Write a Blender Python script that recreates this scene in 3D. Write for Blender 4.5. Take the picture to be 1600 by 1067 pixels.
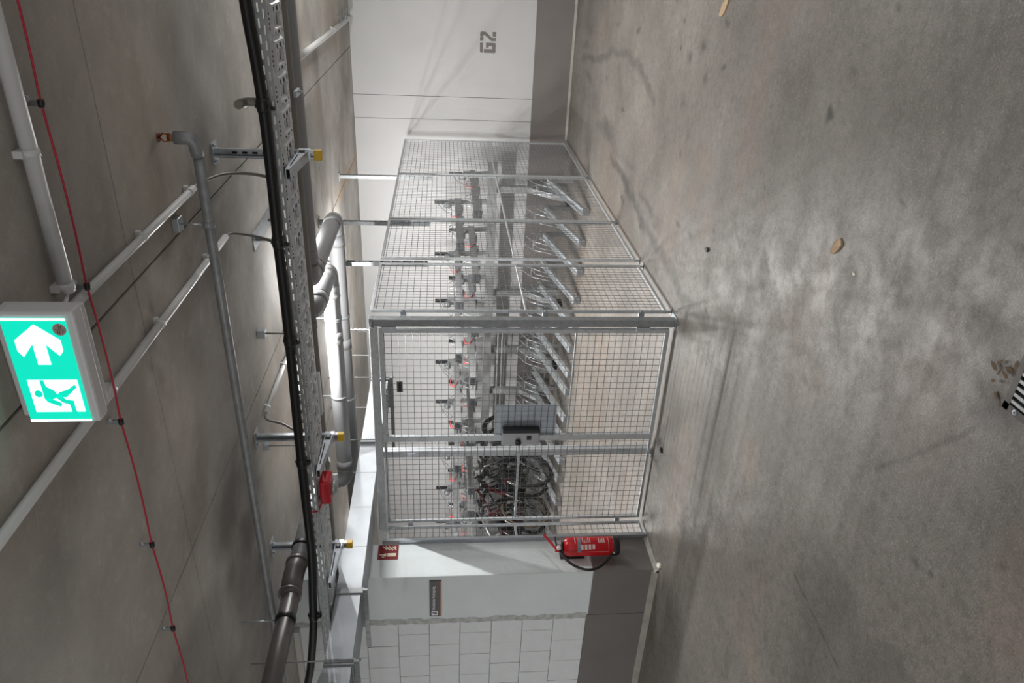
import bpy, math, random
import numpy as np
from mathutils import Vector, Matrix
random.seed(7)
for o in list(bpy.data.objects): bpy.data.objects.remove(o)
S = bpy.context.scene
COL = S.collection
H = 1.65                                   # eye height; X runs along the front of the cage, Y into the hall, Z up

# ------------------------------------------------------------------ camera (held on its side)
PITCH, YAW, FPX = 0.0930, 0.4951, 1146.2
fw = Vector((-math.sin(YAW)*math.cos(PITCH), math.cos(YAW)*math.cos(PITCH), -math.sin(PITCH)))
rt = Vector((math.cos(YAW), math.sin(YAW), 0))
up = rt.cross(fw)
cam = bpy.data.cameras.new('camera'); cam.sensor_width = 36; cam.sensor_fit = 'HORIZONTAL'
cam.lens = 36*FPX/1600; cam.clip_start = 0.05
camo = bpy.data.objects.new('camera', cam); COL.objects.link(camo)
cx, cy, cz = -up, rt, -fw
camo.matrix_world = Matrix(((cx.x, cy.x, cz.x, 0), (cx.y, cy.y, cz.y, 0), (cx.z, cy.z, cz.z, H), (0, 0, 0, 1)))
S.camera = camo

# ------------------------------------------------------------------ world, lights, exposure
W = bpy.data.worlds.new('world'); S.world = W; W.use_nodes = True
W.node_tree.nodes['Background'].inputs[0].default_value = (1.0, 0.985, 0.97, 1)
W.node_tree.nodes['Background'].inputs[1].default_value = 0.60
S.view_settings.view_transform = 'Standard'; S.view_settings.look = 'None'
S.view_settings.exposure = 0.0; S.view_settings.gamma = 1.0; S.view_settings.use_curve_mapping = False
LUMS = [  # x centre, y, length, watts, strength of added ceiling fill, drop below the ceiling : ceiling battens of the hall
(-2.40, 4.86, 1.4, 72, .0, 0), (-3.5, 7.5, 1.5, 105, .6, 0), (0.95, 6.2, 1.5, 14, 3.4, .42), (1.5, 2.6, 1.5, 4, .1, 0), (-1.5, -0.8, 1.5, 6, 1.5, .4), (-5.5, 0.8, 1.5, 42, .1, 0), (-7.2, 7.5, 1.5, 90, .15, 0)]
def area(name, loc, sx, sy, watts, col=(1.0, 0.985, 0.965)):
    l = bpy.data.lights.new(name, 'AREA'); l.shape = 'RECTANGLE'; l.size = sx; l.size_y = sy
    l.energy = watts; l.color = col
    o = bpy.data.objects.new(name, l); COL.objects.link(o); o.location = loc
    return o

# ------------------------------------------------------------------ materials
def lin(c):
    return tuple(((v/255)/12.92 if v/255 <= .04045 else ((v/255+.055)/1.055)**2.4) for v in c) + (1,)
def mat(name, c, rough=.6, metal=0., noise=0., scale=8., bump=0., bscale=60., spec=.5, emit=None, est=0.):
    m = bpy.data.materials.new(name); m.use_nodes = True
    nt = m.node_tree; b = nt.nodes['Principled BSDF']
    b.inputs['Roughness'].default_value = rough; b.inputs['Metallic'].default_value = metal
    b.inputs['Specular IOR Level'].default_value = spec
    col = lin(c); b.inputs['Base Color'].default_value = col
    if noise or bump:
        tc = nt.nodes.new('ShaderNodeTexCoord')
    if noise:
        n = nt.nodes.new('ShaderNodeTexNoise'); n.inputs['Scale'].default_value = scale; n.inputs['Detail'].default_value = 6
        nt.links.new(tc.outputs['Object'], n.inputs['Vector'])
        r = nt.nodes.new('ShaderNodeMix'); r.data_type = 'RGBA'
        mr = nt.nodes.new('ShaderNodeMapRange'); mr.inputs[1].default_value = .3; mr.inputs[2].default_value = .7
        nt.links.new(n.outputs['Fac'], mr.inputs[0]); nt.links.new(mr.outputs[0], r.inputs['Factor'])
        r.inputs['A'].default_value = tuple(v*(1-noise) for v in col[:3])+(1,)
        r.inputs['B'].default_value = tuple(min(1, v*(1+noise)) for v in col[:3])+(1,)
        nt.links.new(r.outputs['Result'], b.inputs['Base Color'])
    if bump:
        n2 = nt.nodes.new('ShaderNodeTexNoise'); n2.inputs['Scale'].default_value = bscale; n2.inputs['Detail'].default_value = 4
        nt.links.new(tc.outputs['Object'], n2.inputs['Vector'])
        bp = nt.nodes.new('ShaderNodeBump'); bp.inputs['Strength'].default_value = bump; bp.inputs['Distance'].default_value = .01
        nt.links.new(n2.outputs['Fac'], bp.inputs['Height']); nt.links.new(bp.outputs['Normal'], b.inputs['Normal'])
    if emit:
        b.inputs['Emission Color'].default_value = lin(emit); b.inputs['Emission Strength'].default_value = est
    return m
M = {}
M['galv'] = mat('galvanised_steel', (188, 192, 195), .38, .42, .12, 30)
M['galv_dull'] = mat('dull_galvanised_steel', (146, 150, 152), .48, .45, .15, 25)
M['galv_duct'] = mat('duct_sheet_steel', (172, 177, 182), .5, .55, .10, 5)
M['wire'] = mat('galvanised_wire', (120, 122, 124), .5, .5)
M['rackgrey'] = mat('rack_zinc_grey', (142, 144, 145), .5, .25, .1, 20)
M['zinc'] = mat('bright_zinc', (184, 190, 196), .32, .65, .08, 40)
M['white_paint'] = mat('white_wall_paint', (186, 186, 186), .7, 0, .025, 3, .12, 90)
M['cool_paint'] = mat('cool_white_paint', (216, 224, 226), .7, 0, .03, 4, .2, 70)
M['block_paint'] = mat('painted_block', (219, 224, 226), .75, 0, .035, 9, .35, 50)
M['dado'] = mat('grey_dado_paint', (112, 107, 104), .5, 0, .05, 3, .15, 80)
M['joint'] = mat('joint_grey', (120, 118, 114), .9)  # darker grey backing that shows in the wall joints
M['mortar'] = mat('rough_mortar', (184, 187, 186), .9, 0, .22, 30, .8, 60)
M['cove'] = mat('cement_cove', (150, 147, 140), .7, 0, .15, 12, .3, 60)
M['pvc_white'] = mat('white_pvc', (205, 206, 206), .4)
M['pvc_grey'] = mat('light_grey_pvc', (134, 135, 137), .42, 0, .04, 3)
M['brown_grey'] = mat('brown_grey_pipe', (122, 117, 110), .45, 0, .08, 6)
M['drain'] = mat('dark_grey_drain', (96, 92, 90), .4)
M['black'] = mat('black_rubber', (16, 16, 18), .45)
M['black_soft'] = mat('black_plastic', (26, 27, 29), .4)
M['yellow'] = mat('yellow_cap', (214, 172, 22), .4)
M['red'] = mat('extinguisher_red', (190, 22, 32), .25)
M['red_device'] = mat('sounder_red', (188, 20, 36), .3)
M['red_cable'] = mat('red_cable', (176, 32, 58), .4)
M['sign_red'] = mat('sign_red', (128, 20, 30), .5)
M['sign_cream'] = mat('sign_cream', (226, 220, 196), .5)
M['hook_red'] = mat('hook_red', (226, 92, 88), .5)
M['sign_grey'] = mat('sign_dark_grey', (92, 88, 92), .5)
M['sign_white'] = mat('sign_white', (226, 226, 232), .5)
M['copper'] = mat('orange_edge', (196, 140, 112), .5)
M['exit_body'] = mat('exit_housing', (204, 204, 206), .45)
M['exit_green'] = mat('exit_green', (0, 168, 140), .4, emit=(0, 222, 190), est=.92)
M['exit_white'] = mat('exit_white', (235, 240, 240), .4, emit=(236, 255, 252), est=1.3)
M['exit_edge'] = mat('exit_edge_glow', (235, 240, 250), .4, emit=(235, 246, 255), est=1.6)
M['sticker'] = mat('round_sticker', (176, 152, 146), .6)
M['sticker_ink'] = mat('sticker_ink', (96, 84, 80), .6)
M['brass'] = mat('brass', (150, 96, 62), .35, .8)
M['plate_blue'] = mat('door_plate', (178, 188, 198), .42, .35, .05, 10)
M['lock_grey'] = mat('lock_case', (166, 170, 172), .35, .5)
M['lum'] = mat('luminaire_white', (225, 225, 225), .5)
M['lum_glow'] = mat('luminaire_diffuser', (240, 240, 240), .5, emit=(255, 250, 240), est=2.0)
M['wood'] = mat('raw_wood', (176, 150, 120), .8, 0, .15, 30)
M['chip'] = mat('white_chip', (225, 220, 205), .8)
M['dark_bit'] = mat('dark_debris', (60, 54, 46), .6, 0, .3, 60)
M['cast_iron'] = mat('cast_iron', (74, 70, 68), .5, .5, .2, 40)
M['cap_grey'] = mat('tray_cap', (62, 64, 66), .5)
M['void'] = mat('drain_void', (12, 11, 10), .9)
M['tyre'] = mat('tyre', (28, 28, 29), .7)
M['tan'] = mat('tan_tyre_wall', (104, 88, 70), .7)
M['bike_black'] = mat('bike_black', (24, 24, 26), .3)
M['bike_red'] = mat('bike_red', (88, 20, 26), .3)
M['bike_silver'] = mat('bike_silver', (190, 190, 188), .3, .7)
M['groove'] = mat('ceiling_joint', (84, 76, 68), .95)
M['label_white'] = mat('label_print', (214, 196, 196), .5)
M['label_blue'] = mat('label_blue_grey', (120, 132, 142), .5)
M['trunking'] = mat('trunking', (196, 196, 192), .5)

def concrete(name, base, dark, light, rough, nscale, spec=.5, grain=.10, bump=.25, wet=.25, mott=22., mamp=.55, rust=(138, 112, 92)):
    """concrete whose own stains come from the point attribute 'stain' (dirt) and noise"""
    m = bpy.data.materials.new(name); m.use_nodes = True; nt = m.node_tree; N = nt.nodes; L = nt.links
    b = N['Principled BSDF']; b.inputs['Specular IOR Level'].default_value = spec
    geo = N.new('ShaderNodeNewGeometry')
    def noise(sc, det, rough_=.6):
        n = N.new('ShaderNodeTexNoise'); n.inputs['Scale'].default_value = sc; n.inputs['Detail'].default_value = det
        n.inputs['Roughness'].default_value = rough_; L.new(geo.outputs['Position'], n.inputs['Vector']); return n.outputs['Fac']
    def rng(s, a, b_, c=0., d=1.):
        r = N.new('ShaderNodeMapRange'); L.new(s, r.inputs[0])
        for i, v in enumerate((a, b_, c, d)): r.inputs[1+i].default_value = v
        return r.outputs[0]
    def mix(f, A, B, typ='MIX'):
        x = N.new('ShaderNodeMix'); x.data_type = 'RGBA'; x.blend_type = typ
        if isinstance(f, float): x.inputs['Factor'].default_value = f
        else: L.new(f, x.inputs['Factor'])
        for k, v in (('A', A), ('B', B)):
            if isinstance(v, tuple): x.inputs[k].default_value = v
            else: L.new(v, x.inputs[k])
        return x.outputs['Result']
    c = mix(rng(noise(nscale, 8, .62), .34, .66), lin(dark), lin(light))
    c = mix(rng(noise(nscale*4.5, 6, .7), .3, .75, 0., .5), c, lin(base))
    c = mix(rng(noise(mott, 5, .75), .44, .66, 0., mamp), c, lin(tuple(v*.80 for v in dark)))
    c = mix(rng(noise(mott*2.7, 3, .7), .54, .70, 0., mamp*.9), c, lin(tuple(min(255, v*1.16) for v in light)))
    g = rng(noise(150, 2, .5), .3, .7, 1-grain, 1+grain)
    gm = N.new('ShaderNodeVectorMath'); gm.operation = 'SCALE'; L.new(c, gm.inputs[0]); L.new(g, gm.inputs['Scale'])
    c = gm.outputs[0]
    vo = N.new('ShaderNodeTexVoronoi'); vo.inputs['Scale'].default_value = 14; L.new(geo.outputs['Position'], vo.inputs['Vector'])
    pit = rng(vo.outputs['Distance'], .03, .075, .6, 0.)
    pm = N.new('ShaderNodeMath'); pm.operation = 'MULTIPLY'; L.new(pit, pm.inputs[0]); L.new(rng(noise(1.4, 3), .5, .62), pm.inputs[1])
    c = mix(pm.outputs[0], c, lin(tuple(v*.6 for v in dark)))
    at = N.new('ShaderNodeAttribute'); at.attribute_name = 'stain'
    c = mix(at.outputs['Fac'], c, lin(tuple(v*.55 for v in dark)))
    at2 = N.new('ShaderNodeAttribute'); at2.attribute_name = 'rust'
    c = mix(at2.outputs['Fac'], c, lin(rust))
    L.new(c, b.inputs['Base Color'])
    L.new(rng(noise(5.5, 5, .6), .35, .65, rough-wet/2, rough+wet/2), b.inputs['Roughness'])
    bp = N.new('ShaderNodeBump'); bp.inputs['Strength'].default_value = bump; bp.inputs['Distance'].default_value = .004
    L.new(noise(120, 4, .7), bp.inputs['Height']); L.new(bp.outputs['Normal'], b.inputs['Normal'])
    return m
M['floor'] = concrete('floor_concrete', (118, 113, 107), (100, 95, 89), (132, 127, 121), .47, 1.3, .5, .24, .22, .22)
M['ceil'] = concrete('ceiling_concrete', (192, 188, 182), (168, 163, 156), (208, 205, 200), .8, 1.2, .3, .06, .15, .1, 5., .2, (190, 164, 136))

# ------------------------------------------------------------------ mesh builder
class MB:
    def __init__(s): s.v = []; s.f = []; s.sm = []
    def add(s, vs, fs, smooth=False):
        n = len(s.v); s.v += [tuple(v) for v in vs]; s.f += [tuple(i+n for i in f) for f in fs]; s.sm += [smooth]*len(fs); return s
    def box(s, x0, x1, y0, y1, z0, z1):
        x0, x1 = sorted((x0, x1)); y0, y1 = sorted((y0, y1)); z0, z1 = sorted((z0, z1))
        return s.add([(x0,y0,z0),(x1,y0,z0),(x1,y1,z0),(x0,y1,z0),(x0,y0,z1),(x1,y0,z1),(x1,y1,z1),(x0,y1,z1)],
              [(0,3,2,1),(4,5,6,7),(0,1,5,4),(1,2,6,5),(2,3,7,6),(3,0,4,7)])
    def bar(s, a, b, w, h, upv=(0, 0, 1)):
        """square bar from a to b; w across, h along upv"""
        a, b = Vector(a), Vector(b); d = (b-a).normalized(); u0 = Vector(upv)
        if abs(d.dot(u0)) > .98: u0 = Vector((0, 1, 0))
        r = d.cross(u0).normalized()*w/2; u = r.cross(d).normalized()*h/2
        vs = [p+i*r+j*u for p in (a, b) for i, j in ((-1,-1),(1,-1),(1,1),(-1,1))]
        return s.add(vs, [(0,3,2,1),(4,5,6,7),(0,1,5,4),(1,2,6,5),(2,3,7,6),(3,0,4,7)])
    def tube(s, pts, r, n=12, caps=True, closed=False):
        P = [Vector(p) for p in pts]; m = len(P); rr = r if isinstance(r, (list, tuple)) else [r]*m
        T = []
        for i in range(m):
            if closed: t = P[(i+1) % m]-P[i-1]
            else: t = P[min(i+1, m-1)]-P[max(i-1, 0)]
            T.append(t.normalized())
        u = Vector((0, 0, 1)) if abs(T[0].z) < .9 else Vector((1, 0, 0))
        u = (u-T[0]*u.dot(T[0])).normalized(); vs = []
        for i in range(m):
            u = (u-T[i]*u.dot(T[i])).normalized(); w = T[i].cross(u)
            for k in range(n):
                a = 2*math.pi*k/n; vs.append(P[i]+(u*math.cos(a)+w*math.sin(a))*rr[i])
        fs = []
        for i in range(m if closed else m-1):
            for k in range(n):
                j = (i+1) % m
                fs.append((i*n+k, i*n+(k+1) % n, j*n+(k+1) % n, j*n+k))
        s.add(vs, fs, True)
        if caps and not closed:
            b = len(s.v)-m*n
            s.f.append(tuple(b+k for k in reversed(range(n)))); s.sm.append(False)
            s.f.append(tuple(b+(m-1)*n+k for k in range(n))); s.sm.append(False)
        return s
    def cyl(s, a, b, r, n=16, r2=None): return s.tube([a, b], [r, r if r2 is None else r2], n)
    def prism(s, poly, org, ex, ey, th):
        """extrude a 2-D polygon; ex, ey axes; thickness along ex x ey, from the surface outwards"""
        ex, ey, org = Vector(ex), Vector(ey), Vector(org); nz = ex.cross(ey).normalized()*th; n = len(poly)
        area2 = sum(poly[i][0]*poly[(i+1) % n][1]-poly[(i+1) % n][0]*poly[i][1] for i in range(n))
        if area2 < 0: poly = poly[::-1]
        a = [org+ex*p[0]+ey*p[1] for p in poly]; vs = a+[v+nz for v in a]
        return s.add(vs, [tuple(reversed(range(n))), tuple(range(n, 2*n))]+[(i, (i+1) % n, n+(i+1) % n, n+i) for i in range(n)])
    def lathe(s, prof, org, axis=(0, 0, 1), n=24):
        """prof: list of (radius, height)"""
        ax = Vector(axis).normalized(); u = Vector((1, 0, 0)) if abs(ax.x) < .9 else Vector((0, 1, 0))
        u = (u-ax*u.dot(ax)).normalized(); w = ax.cross(u); org = Vector(org); vs = []
        for r, h in prof:
            for k in range(n):
                a = 2*math.pi*k/n; vs.append(org+ax*h+(u*math.cos(a)+w*math.sin(a))*max(r, 1e-4))
        m = len(prof)
        return s.add(vs, [(i*n+k, i*n+(k+1) % n, (i+1)*n+(k+1) % n, (i+1)*n+k) for i in range(m-1) for k in range(n)], True)
    def mesh(s, name, m):
        me = bpy.data.meshes.new(name); me.from_pydata(s.v, [], s.f); me.materials.append(m)
        me.polygons.foreach_set('use_smooth', s.sm); me.update(); return me
    def build(s, name, m, parent=None, label=None, bevel=0):
        o = bpy.data.objects.new(name, s.mesh(name, m)); COL.objects.link(o)
        if parent is not None:
            o.parent = parent; o.matrix_parent_inverse = Matrix.Translation(-Vector(parent.location))
            if parent.parent is not None:
                o.matrix_parent_inverse = Matrix.Identity(4); o.matrix_parent_inverse = Matrix.Translation(-wloc(parent))
        if label: o['label'] = label
        if bevel:
            b = o.modifiers.new('bevel', 'BEVEL'); b.width = bevel; b.segments = 2; b.limit_method = 'ANGLE'
        return o
def wloc(o):
    v = Vector((0, 0, 0))
    while o is not None:
        v = v+Vector(o.location)+o.matrix_parent_inverse.translation if o.parent else v+Vector(o.location)
        o = o.parent
    return v
def empty(name, loc, label, cat, group=None):
    o = bpy.data.objects.new(name, None); COL.objects.link(o); o.location = loc; o.empty_display_size = .1
    return tag(o, label, cat, group)
def tag(o, label, cat, group=None):
    o['label'] = label; o['category'] = cat
    if group: o['group'] = group
    return o
def struct(o): o['kind'] = 'structure'; return o
def stuff(o): o['kind'] = 'stuff'; return o
def arc(c, a0, a1, r, e1, e2, n=8):
    c, e1, e2 = Vector(c), Vector(e1), Vector(e2)
    return [c+e1*r*math.cos(a0+(a1-a0)*i/n)+e2*r*math.sin(a0+(a1-a0)*i/n) for i in range(n+1)]
def bend(pts, r, n=7):
    """round the corners of a polyline"""
    P = [Vector(p) for p in pts]; out = [P[0]]
    for i in range(1, len(P)-1):
        a = (P[i-1]-P[i]).normalized(); b = (P[i+1]-P[i]).normalized()
        p0 = P[i]+a*r; p1 = P[i]+b*r
        for k in range(n+1):
            t = k/n; out.append(p0*(1-t)**2+P[i]*2*t*(1-t)+p1*t*t)
    return out+[P[-1]]
def smooth_path(pts, n=6):
    P = [Vector(p) for p in pts]; out = []
    for i in range(len(P)-1):
        p0, p1, p2, p3 = P[max(i-1, 0)], P[i], P[i+1], P[min(i+2, len(P)-1)]
        for k in range(n):
            t = k/n
            out.append(.5*((2*p1)+(p2-p0)*t+(2*p0-5*p1+4*p2-p3)*t*t+(3*p1-p0-3*p2+p3)*t**3))
    return out+[P[-1]]
def text_mesh(txt, size, org, ex, ey, th, m, name, parent=None, bold=0.0):
    cu = bpy.data.curves.new(name, 'FONT'); cu.body = txt; cu.size = size; cu.extrude = th/2; cu.offset = bold; cu.resolution_u = 2
    t = bpy.data.objects.new('tmp', cu); COL.objects.link(t)
    dg = bpy.context.evaluated_depsgraph_get(); me = bpy.data.meshes.new_from_object(t.evaluated_get(dg))
    bpy.data.objects.remove(t)
    ex, ey, org = Vector(ex), Vector(ey), Vector(org); nz = ex.cross(ey)
    mb = MB(); mb.v = [tuple(org+ex*v.co.x+ey*v.co.y+nz*(v.co.z+th/2)) for v in me.vertices]
    mb.f = [tuple(p.vertices) for p in me.polygons]; mb.sm = [False]*len(mb.f)
    bpy.data.meshes.remove(me)
    return mb.build(name, m, parent)

# ------------------------------------------------------------------ numpy helpers for painted dirt
rs = np.random.RandomState(3)
LAT = rs.rand(64, 64)
def vnoise(x, y, sc):
    x = x*sc; y = y*sc; xi = np.floor(x).astype(int); yi = np.floor(y).astype(int); fx = x-xi; fy = y-yi
    fx = fx*fx*(3-2*fx); fy = fy*fy*(3-2*fy); g = lambda a, b: LAT[a % 64, b % 64]
    return (g(xi, yi)*(1-fx)+g(xi+1, yi)*fx)*(1-fy)+(g(xi, yi+1)*(1-fx)+g(xi+1, yi+1)*fx)*fy
def fnoise(x, y, sc): return (vnoise(x, y, sc)*.5+vnoise(x+7.3, y+3.1, sc*2.1)*.3+vnoise(x+1.7, y+9.2, sc*4.3)*.2)
def seg_dist(x, y, pts):
    d = np.full(x.shape, 9.)
    for (ax, ay), (bx, by) in zip(pts[:-1], pts[1:]):
        vx, vy = bx-ax, by-ay; t = np.clip(((x-ax)*vx+(y-ay)*vy)/(vx*vx+vy*vy+1e-9), 0, 1)
        d = np.minimum(d, np.hypot(x-ax-t*vx, y-ay-t*vy))
    return d
def grid_mesh(name, x0, x1, y0, y1, z, res, m, stain=None, flip=False, thick=0., fine=None):
    nx = max(2, int(round((x1-x0)/res))+1); ny = max(2, int(round((y1-y0)/res))+1)
    gx, gy = np.linspace(x0, x1, nx), np.linspace(y0, y1, ny)
    if fine:
        f = fine; gx = np.unique(np.round(np.concatenate([gx[(gx < f[0]) | (gx > f[1])], np.arange(f[0], f[1], f[4])]), 5)); gy = np.unique(np.round(np.concatenate([gy[(gy < f[2]) | (gy > f[3])], np.arange(f[2], f[3], f[4])]), 5))
        nx, ny = len(gx), len(gy)
    X, Y = np.meshgrid(gx, gy)
    v = np.stack([X.ravel(), Y.ravel(), np.full(X.size, z)], 1)
    i = np.arange(nx*ny).reshape(ny, nx)
    q = np.stack([i[:-1, :-1].ravel(), i[:-1, 1:].ravel(), i[1:, 1:].ravel(), i[1:, :-1].ravel()], 1)
    if flip: q = q[:, ::-1]
    nv = len(v); vl = v.tolist(); fl = q.tolist()
    if thick:   # skirt so that a slab has depth
        ring = list(i[0, :])+list(i[1:, -1])+list(i[-1, -2::-1])+list(i[-2:0:-1, 0])
        vl += [[v[k][0], v[k][1], z+thick] for k in ring]; n = len(ring)
        for k in range(n):
            f = (int(ring[k]), int(ring[(k+1) % n]), nv+(k+1) % n, nv+k); fl.append(f if flip else f[::-1])
    me = bpy.data.meshes.new(name); me.from_pydata(vl, [], fl); me.materials.append(m)
    for key in ('stain', 'rust'):
        a = me.attributes.new(key, 'FLOAT', 'POINT'); arr = np.zeros(len(vl), np.float32)
        if stain:
            st = stain(X.ravel(), Y.ravel())[0 if key == 'stain' else 1]; arr[:nv] = np.clip(st, 0, 1)
        a.data.foreach_set('value', arr)
    me.update()
    o = bpy.data.objects.new(name, me); COL.objects.link(o); return o

# ================================================================== SETTING
YB = 9.88        # back wall
XC = -2.28       # side of the cage
YF = 4.60        # front of the cage
ZC = 2.80        # ceiling
rf = random.Random(11)
def floor_stain(x, y):
    wob = (fnoise(x, y, 6)-.5)*.12; xx = x+wob; yy = y+(fnoise(x+5, y+2, 6)-.5)*.12
    s = np.zeros(x.shape); r = np.zeros(x.shape)
    def line(pts, w, a):
        d = seg_dist(xx, yy, pts); return a*np.clip(1.25-1.25*d/w, 0, 1)**.5
    trail = [(-1.80,7.16),(-1.84,6.60),(-1.91,6.05),(-1.99,5.65),(-2.01,5.19),(-2.05,4.56),(-2.06,4.19),(-2.0,3.9)]
    s = np.maximum(s, line(trail, .06, .42))
    s = np.maximum(s, line([(-1.60,7.5),(-1.72,7.0),(-1.62,6.2)], .03, .25))
    s = np.maximum(s, line([(-1.117,9.217),(-1.024,8.234),(-.843,7.523),(-.805,6.843),(-.875,6.326),(-.988,5.944)], .05, .32))
    s = np.maximum(s, line([(-1.47,3.99),(-1.36,3.84),(-1.26,3.55)], .03, .28))
    s = np.maximum(s, line([(-1.36,3.84),(-1.43,3.77)], .02, .25))
    for px_, py_, rx, ry, a in [(-.61,5.13,.05,.06,.45),(-.52,4.9,.04,.06,.45),(-.87,5.14,.07,.07,.35),(-1.06,4.94,.07,.06,.3),(-.69,4.78,.03,.04,.5),
            (-1.59,7.45,.10,.35,.45),(-1.62,7.85,.06,.25,.35),(-1.82,5.3,.09,.12,.32),(-.97,9.0,.06,.3,.3),(-1.26,8.7,.05,.3,.35),(-.78,8.9,.08,.4,.25),
            (-.575,3.11,.028,.032,.95),(-1.8,5.75,.04,.3,.35),(-1.54,3.54,.25,.10,.14),(-1.17,1.72,.08,.10,.5)]:
        d = np.hypot((xx-px_)/rx, (yy-py_)/ry); s = np.maximum(s, a*np.clip(1.25-d, 0, 1))
    # tyre marks and noise patches, stronger towards the near side
    s = np.maximum(s, .20*np.clip(1-np.abs(yy-2.35-.05*np.sin(x*2))/.03, 0, 1)*(x > -1.2))
    s = np.maximum(s, .16*np.clip(1-np.abs(yy-2.25)/.02, 0, 1)*(x > -1.0))
    s = np.maximum(s, .5*np.clip((fnoise(x, y, 1.6)-.52)*4, 0, .35)*np.clip((3.6-y)/1.5, .25, 1))
    # cracks
    cr = [(-1.13,1.68),(-1.24,1.75),(-1.315,1.80),(-1.40,1.87),(-1.54,1.98),(-1.7,2.12)]
    s = np.maximum(s, .55*np.clip(1-seg_dist(x+(wob*.15), y, cr)/.014, 0, 1))
    s = np.maximum(s, .6*np.clip(1-seg_dist(x, y, [(-2.549,2.406),(-2.58,2.15),(-2.605,1.933)])/.012, 0, 1))
    for px_, py_, rx, ry, a in [(-1.17,4.55,.12,.16,.22),(-1.41,4.63,.10,.12,.22),(-2.4,3.08,.14,.12,.22),(-3.3,3.95,.5,.25,.20),(-2.9,3.5,.4,.12,.12),(-1.3,2.0,.35,.3,.14)]:
        d = np.hypot((xx-px_)/rx, (yy-py_)/ry); r = np.maximum(r, a*np.clip(1.3-d, 0, 1))
    for q in range(70):          # small spatter and footprints
        a_, b_ = rf.uniform(-2.2, .4), rf.uniform(1.4, 9.4); rad = rf.uniform(.008, .03); m_ = (abs(x-a_) < .1) & (abs(y-b_) < .1)
        s[m_] = np.maximum(s[m_], rf.uniform(.25, .7)*np.clip(1.4-np.hypot(xx[m_]-a_, (yy[m_]-b_)*.6)/rad, 0, 1))
    r = np.maximum(r, np.clip((fnoise(x+3, y+8, 1.3)-.58)*1.2, 0, .16))
    return s*1.35, r
def ceil_stain(x, y):
    s = np.zeros(x.shape); r = np.zeros(x.shape); wx = x+(fnoise(x, y, 3)-.5)*.35; wy = y+(fnoise(x+4, y+1, 3)-.5)*.35
    for px_, py_, rx, ry, a in [(-2.75,3.15,.28,.34,.42),(-2.35,2.85,.25,.3,.25),(-3.1,3.35,.16,.3,.35),(-1.36,2.70,.16,.035,.4),(-2.9,3.7,.1,.1,.3),(-3.05,2.95,.15,.12,.3),(-1.5,2.64,.3,.02,.3)]:
        s = np.maximum(s, a*np.clip(1.3-np.hypot((wx-px_)/rx, (wy-py_)/ry), 0, 1))
    s = np.maximum(s, .45*np.exp(-np.abs(x+1.165+.01*np.sin(9*y))/.022)*np.clip(fnoise(x, y, 2.2)*1.9-.35, 0, 1)*(y < 5))
    s = np.maximum(s, .40*np.exp(-np.abs(y-2.64)/.016)*np.clip(fnoise(x+2, y, 2.6)*2.2-.5, 0, 1)*(x < -1.0))
    s = np.maximum(s*1.7, np.clip((fnoise(x, y, 1.3)-.46)*1.9, 0, .38))
    s = np.maximum(s, .24*((y < 3.1+.03*np.sin(3*x)) & (x > -1.165)))
    for px_, py_ in [(-.55,2.45),(-.58,2.47),(-.60,2.44),(-.86,2.42),(-.88,2.45),(-1.02,2.5),(-1.9,2.2),(-1.2,4.2),(-.4,3.9),(-2.6,2.1)]:
        s = np.maximum(s, .6*np.clip(1.4-np.hypot(x-px_, y-py_)/.013, 0, 1))
    r = np.maximum(r, .75*np.clip(1.25-np.abs(x+2.5+.12*(fnoise(x,y,4)-.5))/.10, 0, 1)*np.clip((y-7.7)/.4, 0, 1))
    r = np.maximum(r, np.clip((fnoise(x+9, y, .7)-.5)*.8, 0, .2))
    return s, r
fl = struct(grid_mesh('floor', -9.6, 3.2, -2.2, YB+.1, 0, .04, M['floor'], floor_stain, fine=(-2.8, .45, 1.3, 5.6, .0125)))
fl['label'] = 'stained grey concrete garage floor'

ceil = bpy.data.objects.new('ceiling', MB().box(-9.7, 3.3, -2.3, YB+.2, ZC+.012, ZC+.2).mesh('ceiling', M['groove'])); COL.objects.link(ceil); struct(ceil)
xs = [-9.6, -8.0, -6.3, -4.30, -2.50, -1.165, .17, 1.5, 3.2]; ys = [-2.2, .2, 2.62, 6.9, YB]
for i in range(len(xs)-1):
    for j in range(len(ys)-1):
        g = .006
        o = grid_mesh('ceiling_panel', xs[i]+g, xs[i+1]-g, ys[j]+g*.6, ys[j+1]-g*.6, ZC, .05, M['ceil'], ceil_stain, flip=True, thick=.02)
        o.parent = ceil

# back wall: three painted panels with recessed joints, dark grey dado below
wb = struct(MB().box(-9.7, 3.3, YB+.008, YB+.2, 0, ZC+.1).build('wall_back', M['joint']))
for a, b in ((-9.6, -2.033), (-2.027, -1.743), (-1.737, 3.2)):
    MB().box(a, b, YB, YB+.01, .50, ZC+.01).build('wall_panel', M['white_paint'], wb)
MB().box(-9.6, 3.2, YB-.002, YB+.01, 0, .50).build('painted_dado', M['dado'], wb, 'dark grey painted band at the foot of the wall')
struct(MB().add([(-2.25, YB-.03, 0.001), (3.2, YB-.03, .001), (3.2, YB, .03), (-2.25, YB, .03)], [(0, 1, 2, 3)]).build('baseboard_back', M['cove']))

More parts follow.
